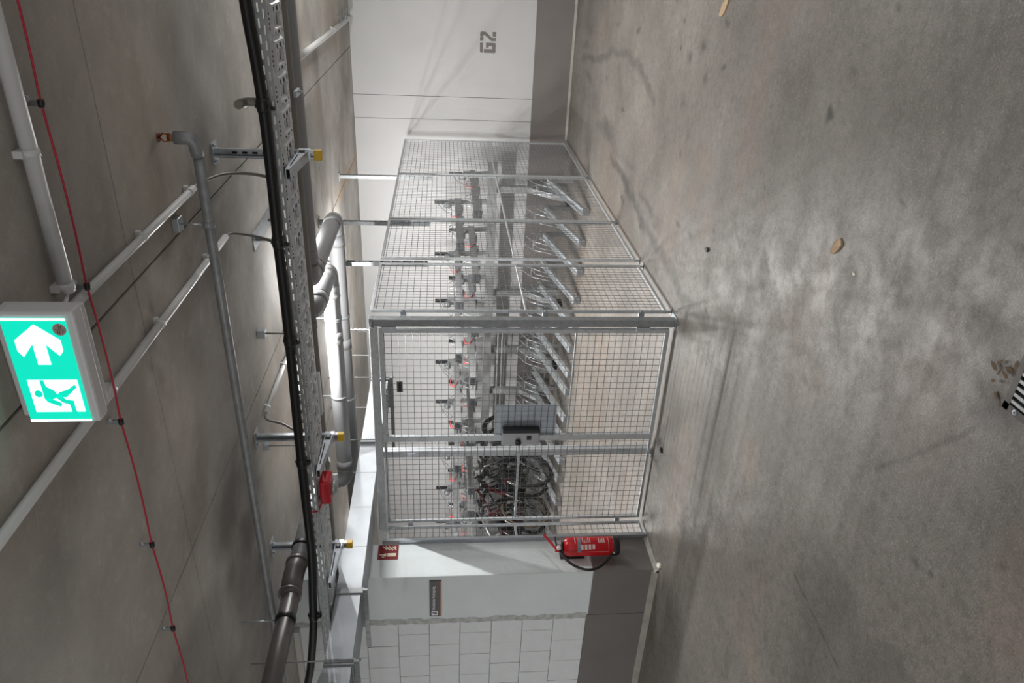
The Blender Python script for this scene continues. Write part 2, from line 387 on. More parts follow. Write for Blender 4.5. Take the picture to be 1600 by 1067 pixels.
# left wall (front face y=4.05, end face x=-4.2): concrete end column, blocks, dado
YL, XL = 4.05, -4.20
wl = struct(MB().box(-9.6, -4.69, YL+.012, 4.40, 0, ZC).build('wall_left', M['joint']))
MB().box(-4.67, XL, YL, 4.40, 0.50, ZC).build('end_column', M['cool_paint'], wl, 'smooth white painted concrete end of the wall', bevel=.006)
MB().box(-4.67, XL+.0015, YL-.0015, 4.4015, 0, .50).build('column_dado', M['dado'], wl, 'dark grey painted foot of the column', bevel=.006)
MB().box(-9.6, -4.67, YL-.0015, YL+.02, 0, .515).build('painted_dado', M['dado'], wl, 'dark grey painted band at the foot of the wall')
rr = random.Random(5); sv = MB()
pts = []
for k in range(60):
    z = .515+k*(ZC-.515)/59; pts.append((z, -4.715+rr.uniform(-.012, .008), -4.655+rr.uniform(-.006, .016)))
vs = []; fs = []
for z, a, b in pts:
    vs += [(a, YL+.006, z), ((a*.6+b*.4), YL-.004-rr.random()*.004, z), (b, YL-.001, z)]
for k in range(59):
    for c in (0, 1): fs.append((k*3+c, k*3+c+1, k*3+c+4, k*3+c+3))
sv.add(vs, fs).build('mortar_seam', M['mortar'], wl, 'rough grey mortar seam between column and blocks')
bl = {}
rows = [(.515, .777), (.777, 1.025), (1.025, 1.272), (1.272, 1.520), (1.520, 1.762), (1.762, 2.005), (2.005, 2.25), (2.25, 2.5), (2.5, 2.79)]
for ri, (z0, z1) in enumerate(rows):
    x1 = -4.70; first = .125 if ri in (1, 3, 5, 7) else .252
    k = 0
    while x1 > -6.9:
        w = first if k == 0 else .2485
        g = .0022; key = (round(w, 3), round(z1-z0, 3))
        if key not in bl:
            hw, hh = w/2-g, (z1-z0)/2-g
            bl[key] = MB().add([(-hw,-.006,-hh),(hw,-.006,-hh),(hw,-.006,hh),(-hw,-.006,hh),(-hw-.001,.02,-hh),(hw+.001,.02,-hh),(hw+.001,.02,hh),(-hw-.001,.02,hh)],
                 [(0,1,2,3),(1,0,4,5),(2,1,5,6),(3,2,6,7),(0,3,7,4)]).mesh('block', M['block_paint'])
        o = bpy.data.objects.new('block', bl[key]); COL.objects.link(o)
        o.location = (x1-w/2, YL+.006+rr.uniform(-.0015, .0015), (z0+z1)/2); o.rotation_euler = (rr.uniform(-.004, .004), 0, rr.uniform(-.006, .006)); o.parent = wl
        x1 -= w; k += 1
struct(MB().add([(-9.6, YL-.035, .001), (XL-.0, YL-.035, .001), (XL, YL, .045), (-9.6, YL, .045)], [(0, 1, 2, 3)]).build('baseboard_left', M['cove']))
struct(MB().add([(XL+.03, YL-.03, .001), (XL+.03, 4.40, .001), (XL, 4.40, .03), (XL, YL-.03, .03)], [(0, 1, 2, 3)]).build('trim_1', M['cove']))
struct(MB().box(-9.7, -9.5, 4.40, YB, 0, ZC).build('wall_side', M['white_paint']))

# ------------------------------------------------------------------ luminaires on the ceiling
names = ['white batten luminaire between the two large grey pipes above the cage front', 'white batten luminaire over the bicycles in the cage', 'white batten luminaire to the right of the cage near the back wall',
         'white batten luminaire over the lane at the right', 'unseen white batten luminaire added behind the viewer', 'white batten luminaire over the lane at the left', 'white batten luminaire over the far left end of the bicycle rack']
for (x, y, ln, wt, sd, dr), nm in zip(LUMS, names):
    ZL = ZC-dr
    e = empty('batten_luminaire', (x, y, ZC), nm, 'lamp', 'ceiling battens')
    tubes = (0,); hw = .035
    MB().box(x-ln/2, x+ln/2, y-hw, y+hw, ZL-.05, ZL-.002).build('housing', M['lum'], e, bevel=.006)
    for t in tubes:
        MB().box(x-ln/2+.02, x+ln/2-.02, y+t-.014, y+t+.014, ZL-.066, ZL-.05).build('diffuser', M['lum_glow'], e)
        a = area('lamp_light', (x, y+t, ZL-.075), ln-.06, .022, wt/len(tubes)*(1. if t <= 0 else .8))
        a.parent = e; a.matrix_parent_inverse = Matrix.Translation(-Vector(e.location))
    for f in (-.33, 0, .33) if sd else ():          # added point lights near the batten brighten the ceiling
        l = bpy.data.lights.new('ceiling_fill_light', 'POINT'); l.energy = wt*sd; l.color = (1.0, .985, .965); l.shadow_soft_size = .03
        p = bpy.data.objects.new('ceiling_fill_light', l); COL.objects.link(p); p.parent = e; p.location = (f*ln, 0, -.10-dr)

    if dr:  # unseen battens hung low on added wires to light the ceiling
        for f in (-.35, .35): MB().cyl((x+f*ln, y, ZL-.003), (x+f*ln, y, ZC-.001), .004, 6).build('suspension_wire', M['galv_dull'], e)

# ================================================================== MESH CAGE
def wire_sheet(axis, plane, a0, a1, z0, z1, pitch=.05, r=.0021):
    """welded wire mesh; axis 'y' -> sheet in plane x=plane spanning y, 'x' -> plane y=plane spanning x"""
    mb = MB(); lo, hi = min(a0, a1), max(a0, a1)
    n = int((hi-lo)/pitch); off = ((hi-lo)-n*pitch)/2
    for k in range(n+1):
        a = lo+off+k*pitch
        if axis == 'y': mb.tube([(plane, a, z0), (plane, a, z1)], r, 4, False)
        else: mb.tube([(a, plane, z0), (a, plane, z1)], r, 4, False)
    n = int((z1-z0)/pitch); off = ((z1-z0)-n*pitch)/2
    for k in range(n+1):
        z = z0+off+k*pitch
        if axis == 'y': mb.tube([(plane-2*r, lo, z), (plane-2*r, hi, z)], r, 4, False)
        else: mb.tube([(lo, plane-2*r, z), (hi, plane-2*r, z)], r, 4, False)
    mb.sm = [False]*len(mb.sm)
    return mb
def frame(axis, plane, a0, a1, z0, z1, w, parent, bars=(), thick=.02, m=None):
    m = m or M['galv']; lo, hi = min(a0, a1), max(a0, a1); t = thick/2
    def b(u0, u1, v0, v1):
        mb = MB(); mb.box(plane-t, plane+t, u0, u1, v0, v1) if axis == 'y' else mb.box(u0, u1, plane-t, plane+t, v0, v1); return mb
    b(lo, lo+w, z0, z1).build('stile', m, parent, bevel=.002); b(hi-w, hi, z0, z1).build('stile', m, parent, bevel=.002)
    b(lo+w, hi-w, z0, z0+w).build('rail', m, parent, bevel=.002); b(lo+w, hi-w, z1-w, z1).build('rail', m, parent, bevel=.002)
    for z, h in bars: b(lo+w, hi-w, z-h/2, z+h/2).build('mid_rail', m, parent)
side = [(8.16, 9.78, 'wire mesh side panel of the cage against the back wall'), (6.63, 8.13, 'wire mesh side panel second from the back wall'),
        (5.645, 6.60, 'wire mesh side panel third from the back wall'), (4.665, 5.54, 'wire mesh side panel next to the front corner post')]
for a, b, lb in side:
    e = empty('mesh_panel', (XC, (a+b)/2, 0), lb, 'fence panel', 'side panels of the cage')
    frame('y', XC, a, b, .035, 2.16, .022, e, bars=((1.065, .012),))
    stuff(wire_sheet('y', XC, a+.02, b-.02, .05, 2.145).build('wire_mesh', M['wire'], e))
    for yy in (a+.01, b-.01):
        MB().box(XC-.03, XC+.03, yy-.012, yy+.012, 0, .008).box(XC-.004, XC+.004, yy-.012, yy+.012, .0, .05).build('foot', M['galv_dull'], e)
# slotted posts from panel joints to the ceiling
for yy, lb in ((8.145, 'slotted steel strut from the cage top to the ceiling, nearest the back wall'), (6.615, 'slotted steel strut from the cage top to the ceiling, middle of three'),
           (5.633, 'slotted steel strut from the cage top to the ceiling, nearest the front corner')):
    e = empty('hanger_strut', (XC-.035, yy, 1.78), lb, 'strut', 'ceiling struts of the cage')
    mb = MB(); x0 = XC-.055
    mb.box(x0, x0+.004, yy-.02, yy+.02, 1.78, ZC-.004)
    for s_ in (-1, 1): mb.box(x0, x0+.035, yy+s_*.02-.0015, yy+s_*.02+.0015, 1.78, ZC-.004)
    z = 1.80
    while z < ZC-.1: mb.box(x0+.033, x0+.036, yy-.02, yy+.02, z, z+.018); z += .09
    mb.build('channel', M['galv_dull'], e)
    MB().box(x0-.03, x0+.06, yy-.04, yy+.04, ZC-.008, ZC-.0005).build('base_plate', M['galv_dull'], e)

# corner post
e = empty('corner_post', (-2.32, 4.59, 0), 'square galvanised corner post between cage side and door', 'post')
MB().box(-2.350, -2.292, 4.562, 4.620, .004, 2.135).build('post', M['galv_dull'], e, bevel=.004)  # darker steel puts the shade on this post into its colour
MB().box(-2.365, -2.262, 4.53, 4.65, 0, .006).build('foot_plate', M['galv_dull'], e)
for z in (.235, .93, 1.93):
    mb = MB(); mb.box(-2.300, -2.262, 4.628, 4.656, z-.02, z+.02); mb.cyl((-2.262, 4.642, z), (-2.254, 4.642, z), .009, 8)
    mb.build('clamp', M['zinc'], e)
# header rail along the front
e = empty('header_rail', (-3.25, 4.6, 2.10), 'galvanised header rail over the cage door and front panels', 'rail')
MB().box(-4.20, -2.292, 4.57, 4.625, 2.137, 2.165).build('profile', M['galv_dull'], e, bevel=.003)
MB().box(-4.20, -2.352, 4.545, 4.567, 2.105, 2.160).build('track', M['galv'], e, bevel=.003)

# sliding door
door = empty('mesh_door', (-2.85, 4.6, 0), 'wire mesh cage door with lock box and blue-grey plate', 'door')
frame('x', 4.585, -2.372, -3.315, .028, 2.10, .030, door, thick=.028)
stuff(wire_sheet('x', 4.578, -2.395, -3.295, .045, 2.085).build('wire_mesh', M['wire'], door))
MB().box(-3.29, -2.40, 4.590, 4.602, .695, .707).build('mid_rail', M['galv'], door)
for z in (1.232, 1.262): MB().box(-3.29, -2.40, 4.590, 4.600, z-.004, z+.004).build('mid_rail', M['galv'], door)
MB().box(-3.302, -3.020, 4.592, 4.596, .795, 1.262).build('guard_plate', M['plate_blue'], door, 'plain blue-grey sheet metal plate behind the mesh')
lk = MB().box(-3.345, -3.225, 4.535, 4.583, .925, 1.205).build('lock_box', M['lock_grey'], door, 'grey steel lock case', bevel=.004)
MB().box(-3.232, -3.202, 4.52, 4.575, .925, 1.205).build('lock_edge', M['black_soft'], lk, bevel=.004)
MB().lathe([(0, 0), (.022, 0), (.024, .02), (.018, .03), (0, .032)], (-3.318, 4.536, 1.085), (0, -1, 0), 16).build('knob', M['black_soft'], lk)
MB().box(-3.30, -3.265, 4.531, 4.536, .985, 1.02).build('key_plate', M['black_soft'], lk)
MB().box(-3.352, -3.338, 4.54, 4.583, .92, 1.21).build('lock_flange', M['exit_body'], lk)
MB().box(-2.885, -2.795, 4.566, 4.573, 1.945, 1.988).build('name_plate', M['sign_grey'], door, 'small dark oblong plate wired to the mesh', bevel=.002)
MB().box(-2.875, -2.805, 4.564, 4.567, 1.957, 1.976).build('name_plate_inlay', M['black_soft'], door)
for z in (2.03, .23): MB().box(-2.383, -2.348, 4.555, 4.575, z-.05, z+.05).build('guide', M['zinc'], door, bevel=.002)
mb = MB(); x = -3.2
mb.box(-3.315, -2.40, 4.640, 4.646, 2.035, 2.06)
# fixed front panel
fp = empty('mesh_panel', (-3.74, 4.6, 0), 'fixed wire mesh front panel left of the cage door', 'fence panel')
frame('x', 4.605, -3.330, -4.155, .022, 2.10, .022, fp, thick=.02)
stuff(wire_sheet('x', 4.598, -3.35, -4.135, .035, 2.09).build('wire_mesh', M['wire'], fp))
MB().box(-4.135, -3.35, 4.607, 4.618, 1.055, 1.073).build('mid_rail', M['galv'], fp)
for z in (.21, 1.92): MB().box(-4.185, -4.14, 4.585, 4.60, z-.02, z+.02).build('clamp', M['zinc'], fp)
e = empty('door_post', (-3.485, 4.645, 0), 'square galvanised post behind the fixed front panel', 'post')
MB().box(-3.515, -3.455, 4.618, 4.672, .004, 2.135).build('post', M['galv'], e, bevel=.004)
MB().box(-3.535, -3.435, 4.60, 4.70, 0, .006).build('foot_plate', M['galv_dull'], e)
for z in (.24, 1.9): MB().box(-3.50, -3.47, 4.608, 4.620, z-.03, z+.03).build('clamp', M['zinc'], e)
# return panel to the wall
rp = empty('mesh_panel', (-4.185, 4.50, 0), 'narrow wire mesh panel between the front panel and white wall', 'fence panel')
frame('y', -4.185, 4.425, 4.585, .02, 2.10, .016, rp)
stuff(wire_sheet('y', -4.185, 4.435, 4.575, .03, 2.09).build('wire_mesh', M['wire'], rp))
MB().box(-4.19, -4.178, 4.44, 4.57, 1.055, 1.073).build('mid_rail', M['galv'], rp)
MB().box(-4.205, -4.165, 4.403, 4.424, .0, 2.13).build('wall_channel', M['zinc'], rp)

# ================================================================== TWO-TIER BICYCLE RACK
rack = empty('bike_rack', (-5.5, 9.4, 0), 'grey two-tier bicycle rack along the back wall inside the cage', 'bike rack')
MB().box(-9.3, -2.50, 9.56, 9.62, .94, 1.065).build('beam', M['rackgrey'], rack, bevel=.004)
for x in (-2.88, -4.41, -5.34, -6.07, -7.5, -8.9):
    p = MB().box(x-.045, x+.045, 9.62, 9.70, .46, 1.03).build('post', M['rackgrey'], rack, bevel=.004)
    MB().bar((x, 9.66, .50), (x, 9.24, .06), .07, .05).build('brace', M['rackgrey'], p)
    MB().box(x-.06, x+.06, 9.14, 9.32, 0, .06).build('foot', M['black_soft'], p)
    MB().box(x-.05, x+.05, 9.66, 9.84, 0, .46).box(x-.05, x+.05, 9.55, 9.84, 0, .012).build('lower_post', M['rackgrey'], p)
# one upper tray, local origin at its rear end on the tray floor
def tray_meshes():
    d = {}
    mb = MB(); L_ = 1.68
    mb.box(-.045, .045, -L_, 0, -.004, 0); mb.box(-.047, -.043, -L_, 0, 0, .075); mb.box(.043, .047, -L_, 0, 0, .075)
    for y in (-1.3, -.8, -.35): mb.box(-.06, .06, y-.02, y+.02, -.03, -.003)
    d['channel'] = mb.mesh('tray_channel', M['rackgrey'])
    d['end_cap'] = MB().box(-.052, .052, -L_-.02, -L_+.0, -.012, .085).box(.03, .05, -L_-.075, -L_-.02, -.012, .012).mesh('end_cap', M['cap_grey'])
    d['pull_handle'] = MB().tube(bend([(-.04, -L_, .05), (-.04, -L_-.13, .05), (.04, -L_-.13, .05), (.04, -L_, .05)], .02, 4), .005, 6).mesh('pull_handle', M['black_soft'])
    d['rear_plate'] = MB().box(-.012, .012, -.03, .0, .15, .345).mesh('rear_plate', M['rackgrey'])
    d['bumper'] = MB().box(-.026, .026, -.045, -.03, .17, .345).mesh('bumper', M['black_soft'])
    mb = MB()
    mb.box(-.035, .035, -.10, -.01, .0, .16); mb.lathe([(.0, -.03), (.045, -.03), (.05, 0), (.045, .03), (0, .03)], (0, -.16, .17), (1, 0, 0), 10)
    d['spring_box'] = mb.mesh('spring_box', M['galv_dull'])
    mb = MB()
    for sx in (-.03, .03):
        mb.tube(bend([(sx, -.02, .30), (sx, -.30, .22), (sx*1.2, -.62, .02)], .06, 4), .004, 6)
    mb.tube([(-.03, -.30, .22), (.03, -.30, .22)], .004, 6); mb.tube([(-.036, -.48, .11), (.036, -.48, .11)], .004, 6)
    d['wheel_hoop'] = mb.mesh('wheel_hoop', M['galv_dull'])
    mb = MB()
    for sx in (-.035, .035):
        mb.tube(bend([(sx, -1.0, .07), (sx, -1.10, .16), (sx, -1.24, .16), (sx, -1.34, .02)], .03, 4), .0035, 6)
    d['rear_hoop'] = mb.mesh('rear_hoop', M['galv_dull'])
    mb = MB(); p = [(.055, -.62, .13), (.055, -.80, .13), (.055, -.80, .06), (.055, -.66, .02)]
    mb.tube(bend(p, .02, 3), .006, 6); d['hook'] = mb.mesh('locking_hook', M['hook_red'])
    d['arm'] = MB().bar((0, .02, -.45), (0, -.02, -.01), .05, .05).mesh('support_arm', M['rackgrey'])
    return d
TM = tray_meshes()
def child(name, me, parent, loc=(0, 0, 0), rot=(0, 0, 0)):
    o = bpy.data.objects.new(name, me); COL.objects.link(o); o.parent = parent; o.location = loc; o.rotation_euler = rot; return o
ups = [(-2.65,0),(-3.03,1),(-3.42,0),(-3.77,1),(-4.13,0),(-4.48,1),(-4.82,0),(-5.13,0),(-5.49,1),(-5.83,0),(-6.19,1),(-6.58,0),(-6.99,0),(-7.16,1),(-7.52,0),(-7.88,1),(-8.23,0),(-8.6,1)]
for k, (x, hi) in enumerate(ups):
    zt = 1.425 if hi else 1.235
    t = child('upper_tray', TM['channel'], rack, (x+5.5, 9.56-9.4, zt))
    for nm in ('end_cap', 'pull_handle', 'rear_plate', 'bumper', 'spring_box', 'wheel_hoop', 'rear_hoop'): child(nm, TM[nm], t)
    o = child('locking_hook', TM['hook'], t); o['label'] = 'red locking hook'
    o = child('support_arm', TM['arm'], t); o.scale = (1, 1, .40 if not hi else .80)
# lower channels
def lower_meshes():
    d = {}; mb = MB(); a, b = Vector((0, 0, .05)), Vector((0, 1.30, .33))
    mb.bar(a, b, .08, .004)
    for sx in (-.04, .04): mb.bar(a+Vector((sx, 0, .02)), b+Vector((sx, 0, .02)), .004, .045)
    d['channel'] = mb.mesh('lower_channel', M['galv'])
    d['tip'] = MB().box(-.042, .042, -.012, .02, .012, .085).mesh('channel_tip', M['galv_dull'])
    mb = MB()
    for sx in (-.045, .045):
        mb.tube(bend([(sx, .62, .20), (sx*1.3, .86, .52), (sx*1.3, 1.12, .62), (sx, 1.22, .34)], .06, 4), .0045, 6)
        mb.tube(bend([(sx, .78, .24), (sx*1.5, .95, .44), (sx*1.5, 1.14, .48), (sx, 1.16, .32)], .05, 4), .0035, 6)
    mb.tube([(-.058, .86, .51), (.058, .86, .51)], .0045, 6); mb.tube([(-.058, 1.1, .61), (.058, 1.1, .61)], .0045, 6)
    d['hoop'] = mb.mesh('wheel_hoop', M['zinc'])
    d['stand'] = MB().box(-.03, .03, 1.24, 1.30, 0, .32).mesh('stand', M['rackgrey'])
    return d
LM = lower_meshes()
lows = [-2.60, -2.99, -3.34, -3.73, -4.07, -4.41, -4.75, -5.04, -5.43, -5.76, -6.12, -6.48, -6.84, -7.2, -7.56, -7.92, -8.28, -8.64]
for k, x in enumerate(lows):
    t = child('lower_channel', LM['channel'], rack, (x+5.5, 7.90-9.4+(.0 if k % 2 == 0 else .05), 0))
    child('channel_tip', LM['tip'], t); child('wheel_hoop', LM['hoop'], t); child('stand', LM['stand'], t)

# ------------------------------------------------------------------ bicycles parked in the lower tier
def wheel_mb(R, r=.02, tread=None):
    t = MB(); t.tube([(0, R*math.cos(a), R*math.sin(a)) for a in [2*math.pi*k/28 for k in range(28)]], r, 8, closed=True)
    rim = MB(); rim.tube([(0, (R-.026)*math.cos(a), (R-.026)*math.sin(a)) for a in [2*math.pi*k/28 for k in range(28)]], .010, 6, closed=True)
    rim.cyl((-.04, 0, 0), (.04, 0, 0), .016, 8)
    sp = MB()
    for k in range(24):
        a = 2*math.pi*k/24; sx = .03 if k % 2 else -.03
        sp.tube([(sx, .015*math.cos(a+.9), .015*math.sin(a+.9)), (0, (R-.03)*math.cos(a), (R-.03)*math.sin(a))], .0011, 3, False)
    return t, rim, sp
def bicycle(x, y, lean, lbl, fcol, tyre, R=.34, steer=0., rack_on=False, zoff=.135, pitch=.205):
    e = empty('bicycle', (x, y, 0), lbl, 'bicycle', 'bicycles parked in the cage')
    e.rotation_euler = (0, 0, 0)
    root = Matrix.Translation((x, y, zoff))@Matrix.Rotation(lean, 4, 'Y')@Matrix.Rotation(pitch, 4, 'X')
    e.matrix_world = root
    def put(mb, name, m, par=e, off=(0, 0, 0)):
        o = bpy.data.objects.new(name, mb.mesh(name, m)); COL.objects.link(o); o.parent = par; o.location = off; return o
    hub_r, hub_f = Vector((0, 0, R)), Vector((0, 1.04, R)); bb = Vector((0, .43, .28)); st = Vector((0, .24, .80)); hd = Vector((0, .86, .82)); hb = Vector((0, .90, .68))
    for nm, h in (('rear_wheel', hub_r), ('front_wheel', hub_f)):
        t, rim, sp = wheel_mb(R, .025)
        w = put(rim, nm, M['bike_black'] if nm == 'rear_wheel' else M['bike_silver'], e, h); put(t, 'tyre', tyre, w); s_ = put(sp, 'spokes', M['bike_silver'], w)
    mb = MB()
    for a, b, r in ((bb, st, .021), (st-Vector((0, -.01, .05)), hd, .020), (bb, hb, .030), (hd+Vector((0, -.005, .03)), hb-Vector((0, -.005, .03)), .02)): mb.cyl(a, b, r, 10)
    for sx in (-.05, .05):
        mb.cyl(bb+Vector((sx*.6, 0, 0)), hub_r+Vector((sx, 0, 0)), .010, 8); mb.cyl(st-Vector((-sx*.3, 0, .06)), hub_r+Vector((sx, 0, 0)), .008, 8)
    put(mb, 'frame', fcol)
    mb = MB()
    for sx in (-.05, .05): mb.tube(bend([hb+Vector((sx*.8, .005, -.04)), hb+Vector((sx, .05, -.20)), hub_f+Vector((sx, 0, 0))], .05, 4), .011, 8)
    mb.cyl(hb+Vector((-.05, .005, -.03)), hb+Vector((.05, .005, -.03)), .014, 8); put(mb, 'fork', M['bike_black'])
    mb = MB(); top = hd+Vector((0, -.03, .16)); mb.cyl(hd, top, .014, 8)
    mb.tube(bend([top+Vector((-.27, -.16, .0)), top+Vector((-.22, -.02, .03)), top+Vector((0, .05, .02)), top+Vector((.22, -.02, .03)), top+Vector((.27, -.16, 0))], .08, 5), .011, 8)
    hbx = put(mb, 'handlebar', M['bike_black'])
    mb = MB()
    for sx in (-1, 1): mb.cyl(top+Vector((sx*.27, -.16, 0)), top+Vector((sx*.235, -.06, .018)), .017, 10)
    put(mb, 'grips', M['black'], hbx)
    mb = MB()
    for sx in (-1, 1): mb.tube(bend([top+Vector((sx*.22, -.01, .02)), top+Vector((sx*.20, .06, -.02)), top+Vector((sx*.27, -.08, -.04))], .02, 3), .006, 6)
    mb.tube(smooth_path([top+Vector((.2, 0, 0)), top+Vector((.08, .16, .05)), top+Vector((0, .1, -.15)), hb]), .003, 5)
    put(mb, 'brake_lever', M['bike_black'], hbx)
    mb = MB(); sp_ = st+Vector((0, -.035, .15)); mb.cyl(st, sp_, .013, 8); put(mb, 'seat_post', M['bike_silver'])
    mb = MB(); prof = [(-.14, .075, .03), (-.08, .078, .03), (0, .045, .024), (.08, .022, .018), (.14, .016, .014)]; vs = []
    for yy, w, h in prof:
        for k in range(10):
            a = 2*math.pi*k/10; vs.append(sp_+Vector((w*math.cos(a), yy, .02+h*math.sin(a))))
    fs = [(i*10+k, i*10+(k+1) % 10, (i+1)*10+(k+1) % 10, (i+1)*10+k) for i in range(4) for k in range(10)]+[tuple(reversed(range(10))), tuple(range(40, 50))]
    mb.add(vs, fs, True); put(mb, 'saddle', M['black'])
    mb = MB(); mb.lathe([(.03, 0), (.09, 0), (.09, .005), (.03, .005)], bb+Vector((.045, 0, 0)), (1, 0, 0), 20)
    mb.bar(bb+Vector((.055, 0, 0)), bb+Vector((.06, .12, -.12)), .012, .02); mb.bar(bb+Vector((-.055, 0, 0)), bb+Vector((-.06, -.12, .12)), .012, .02)
    put(mb, 'crank', M['bike_black'])
    for p in ((.10, .12, -.12), (-.10, -.12, .12)):
        q = bb+Vector(p); mb = MB(); mb.box(q.x-.045, q.x+.045, q.y-.04, q.y+.04, q.z-.01, q.z+.01); put(mb, 'pedal', M['bike_black'])
    for nm, h, a0, a1 in (('mudguard', hub_r, 20, 185), ('mudguard', hub_f, 60, 200)):
        mb = MB(); mb.tube([h+Vector((0, -(R+.032)*math.cos(math.radians(a0+(a1-a0)*i/12)), (R+.032)*math.sin(math.radians(a0+(a1-a0)*i/12)))) for i in range(13)], .024, 6); put(mb, nm, M['bike_black'])
    if rack_on:
        mb = MB()
        for sx in (-.06, .06):
            mb.tube(bend([(sx, .2, .72), (sx, -.12, .72), (sx, 0.0, R)], .03, 4), .006, 6)
        for yy in (-.1, .0, .1, .18): mb.tube([(-.06, yy, .72), (.06, yy, .72)], .005, 6)
        put(mb, 'luggage_rack', M['bike_black'])
        mb = MB(); mb.box(-.15, -.07, -.16, .16, .40, .70); put(mb, 'pannier', M['black'])
        mb = MB(); mb.box(-.035, .035, -.17, -.15, .66, .72); put(mb, 'rear_light', M['bike_red'])
    return e
bicycle(-6.50, 8.25, .03, 'black bicycle with luggage rack, partly behind the lock box of the door', M['bike_black'], M['tyre'], rack_on=True)
bicycle(-6.86, 8.48, -.05, 'black bicycle between the lock box and the silver one, set further back', M['bike_black'], M['tyre'], rack_on=True)
bicycle(-7.22, 8.24, .05, 'black bicycle with tan walled tyres seen through the fixed panel', M['bike_black'], M['tan'])
bicycle(-7.58, 8.46, -.03, 'dark red bicycle with luggage rack behind the fixed panel', M['bike_red'], M['tyre'], rack_on=True)
bicycle(-7.95, 8.28, .04, 'silver framed bicycle with black tyres nearest the white wall', M['bike_silver'], M['tyre'])

# ================================================================== CEILING SERVICES
# exit sign
YS = 1.72
es = empty('exit_sign', (-1.0, YS, 2.60), 'lit green exit sign with white arrow and running man under the ceiling', 'sign')
sx0, sx1, sz0, sz1 = -.845, -1.175, 2.568, 2.748
MB().box(sx1, sx0, YS, YS+.05, sz0, sz1).build('housing', M['exit_body'], es, bevel=.008)
MB().box(sx1-.02, sx0-.03, YS+.06, YS+.125, sz0+.03, ZC-.001).build('ceiling_box', M['exit_body'], es, bevel=.005)
MB().box(sx1+.04, sx0-.05, YS+.045, YS+.065, sz0+.06, sz1-.02).build('spacer', M['exit_body'], es)
fx0, fx1, fz0, fz1 = sx0-.017, sx1+.006, sz0+.022, sz1-.004
MB().box(fx1, fx0, YS-.003, YS+.01, fz0, fz1).build('green_panel', M['exit_green'], es)
MB().box(fx0-.006, fx0, YS-.0045, YS-.002, fz0, fz1).build('edge_glow', M['exit_edge'], es); MB().box(fx1, fx1+.006, YS-.0045, YS-.002, fz0, fz1).build('edge_glow', M['exit_edge'], es)
fwid, fh = fx0-fx1, fz1-fz0
def ex_poly(polys, name, m, parent, th=.0015, off=.003):
    mb = MB()
    for p in polys: mb.prism([(a*fwid, b*fh) for a, b in p], (fx1, YS-off, fz0), (1, 0, 0), (0, 0, 1), th)
    return mb.build(name, m, parent)
# arrow pointing right: coordinates in fractions of the face
ex_poly([[(.57,.40),(.57,.60),(.765,.60),(.645,.79),(.70,.86),(.80,.86),(.945,.50),(.80,.15),(.70,.15),(.655,.22),(.765,.40)]], 'arrow', M['exit_white'], es)
ex_poly([[(.10,.06),(.42,.06),(.42,.86),(.10,.86)]], 'doorway', M['exit_white'], es)
man = [[(.215,.60),(.235,.66),(.42,.66),(.42,.60),(.355,.58),(.315,.47),(.26,.42),(.235,.50)],   # torso and leading arm
       [(.235,.66),(.20,.62),(.155,.44),(.175,.40),(.20,.43),(.24,.58)],                     # trailing arm
       [(.25,.46),(.30,.40),(.325,.25),(.375,.12),(.35,.09),(.30,.19),(.25,.30)],              # leading leg
       [(.25,.48),(.29,.42),(.225,.32),(.215,.20),(.115,.20),(.06,.16),(.055,.24),(.10,.27),(.175,.28),(.195,.38)]]  # trailing leg
ex_poly(man, 'running_man', M['exit_green'], es, .001, .0045)
ex_poly([[(.285+.035*math.cos(a), .735+.065*math.sin(a)) for a in [2*math.pi*k/16 for k in range(16)]]], 'running_man_head', M['exit_green'], es, .001, .0045)
st_ = ex_poly([[(.90+.055*math.cos(a), .115+.105*math.sin(a)) for a in [2*math.pi*k/24 for k in range(24)]]], 'inspection_sticker', M['sticker'], es, .001, .004)
ex_poly([[(.898,.03),(.902,.03),(.902,.20),(.898,.20)], [(.86,.11),(.94,.11),(.94,.12),(.86,.12)], [(.866,.14),(.89,.14),(.89,.155),(.866,.155)], [(.91,.075),(.935,.075),(.935,.09),(.91,.09)], [(.87,.06),(.89,.06),(.89,.075),(.87,.075)]], 'sticker_print', M['sticker_ink'], st_, .0006, .0055)
MB().tube(smooth_path([(-.96, 2.11, 2.772), (-.99, 2.05, 2.765), (-1.0, 1.86, 2.75), (-1.0, YS+.12, 2.74)]), .006, 8).build('feed_cable', M['pvc_white'], es)

def clip(par, c, along, r):
    mb = MB(); c = Vector(c)
    if along == 'x': mb.box(c.x-.010, c.x+.010, c.y-r-.012, c.y+r+.004, c.z+.2*r, ZC-.0005)
    else: mb.box(c.x-r-.004, c.x+r+.012, c.y-.010, c.y+.010, c.z+.2*r, ZC-.0005)
    mb.tube([c+Vector((-.011, 0, 0)), c+Vector((.011, 0, 0))] if along == 'x' else [c+Vector((0, -.011, 0)), c+Vector((0, .011, 0))], r+.003, 14)
    return mb.build('pipe_clip', M['pvc_white'], par)
def conduit(a, b, r, clips, lbl, tail=None):
    e = empty('conduit_pipe', a, lbl, 'pipe', 'white conduits on the ceiling')
    ax = 'x' if abs(a[0]-b[0]) > abs(a[1]-b[1]) else 'y'
    p = MB().tube([a, b], r, 16).build('tube', M['pvc_white'], e)
    for c in clips:
        q = (c, a[1], a[2]) if ax == 'x' else (a[0], c, a[2]); clip(e, q, ax, r)
    if tail: MB().tube(smooth_path(tail), .008, 8).build('cable_tail', M['brown_grey'], e)
    return e
conduit((1.85, 2.10, 2.770), (-.965, 2.10, 2.770), .022, (1.2, .6, .1, -.55, -.945), 'white conduit along the ceiling ending beside the exit sign')
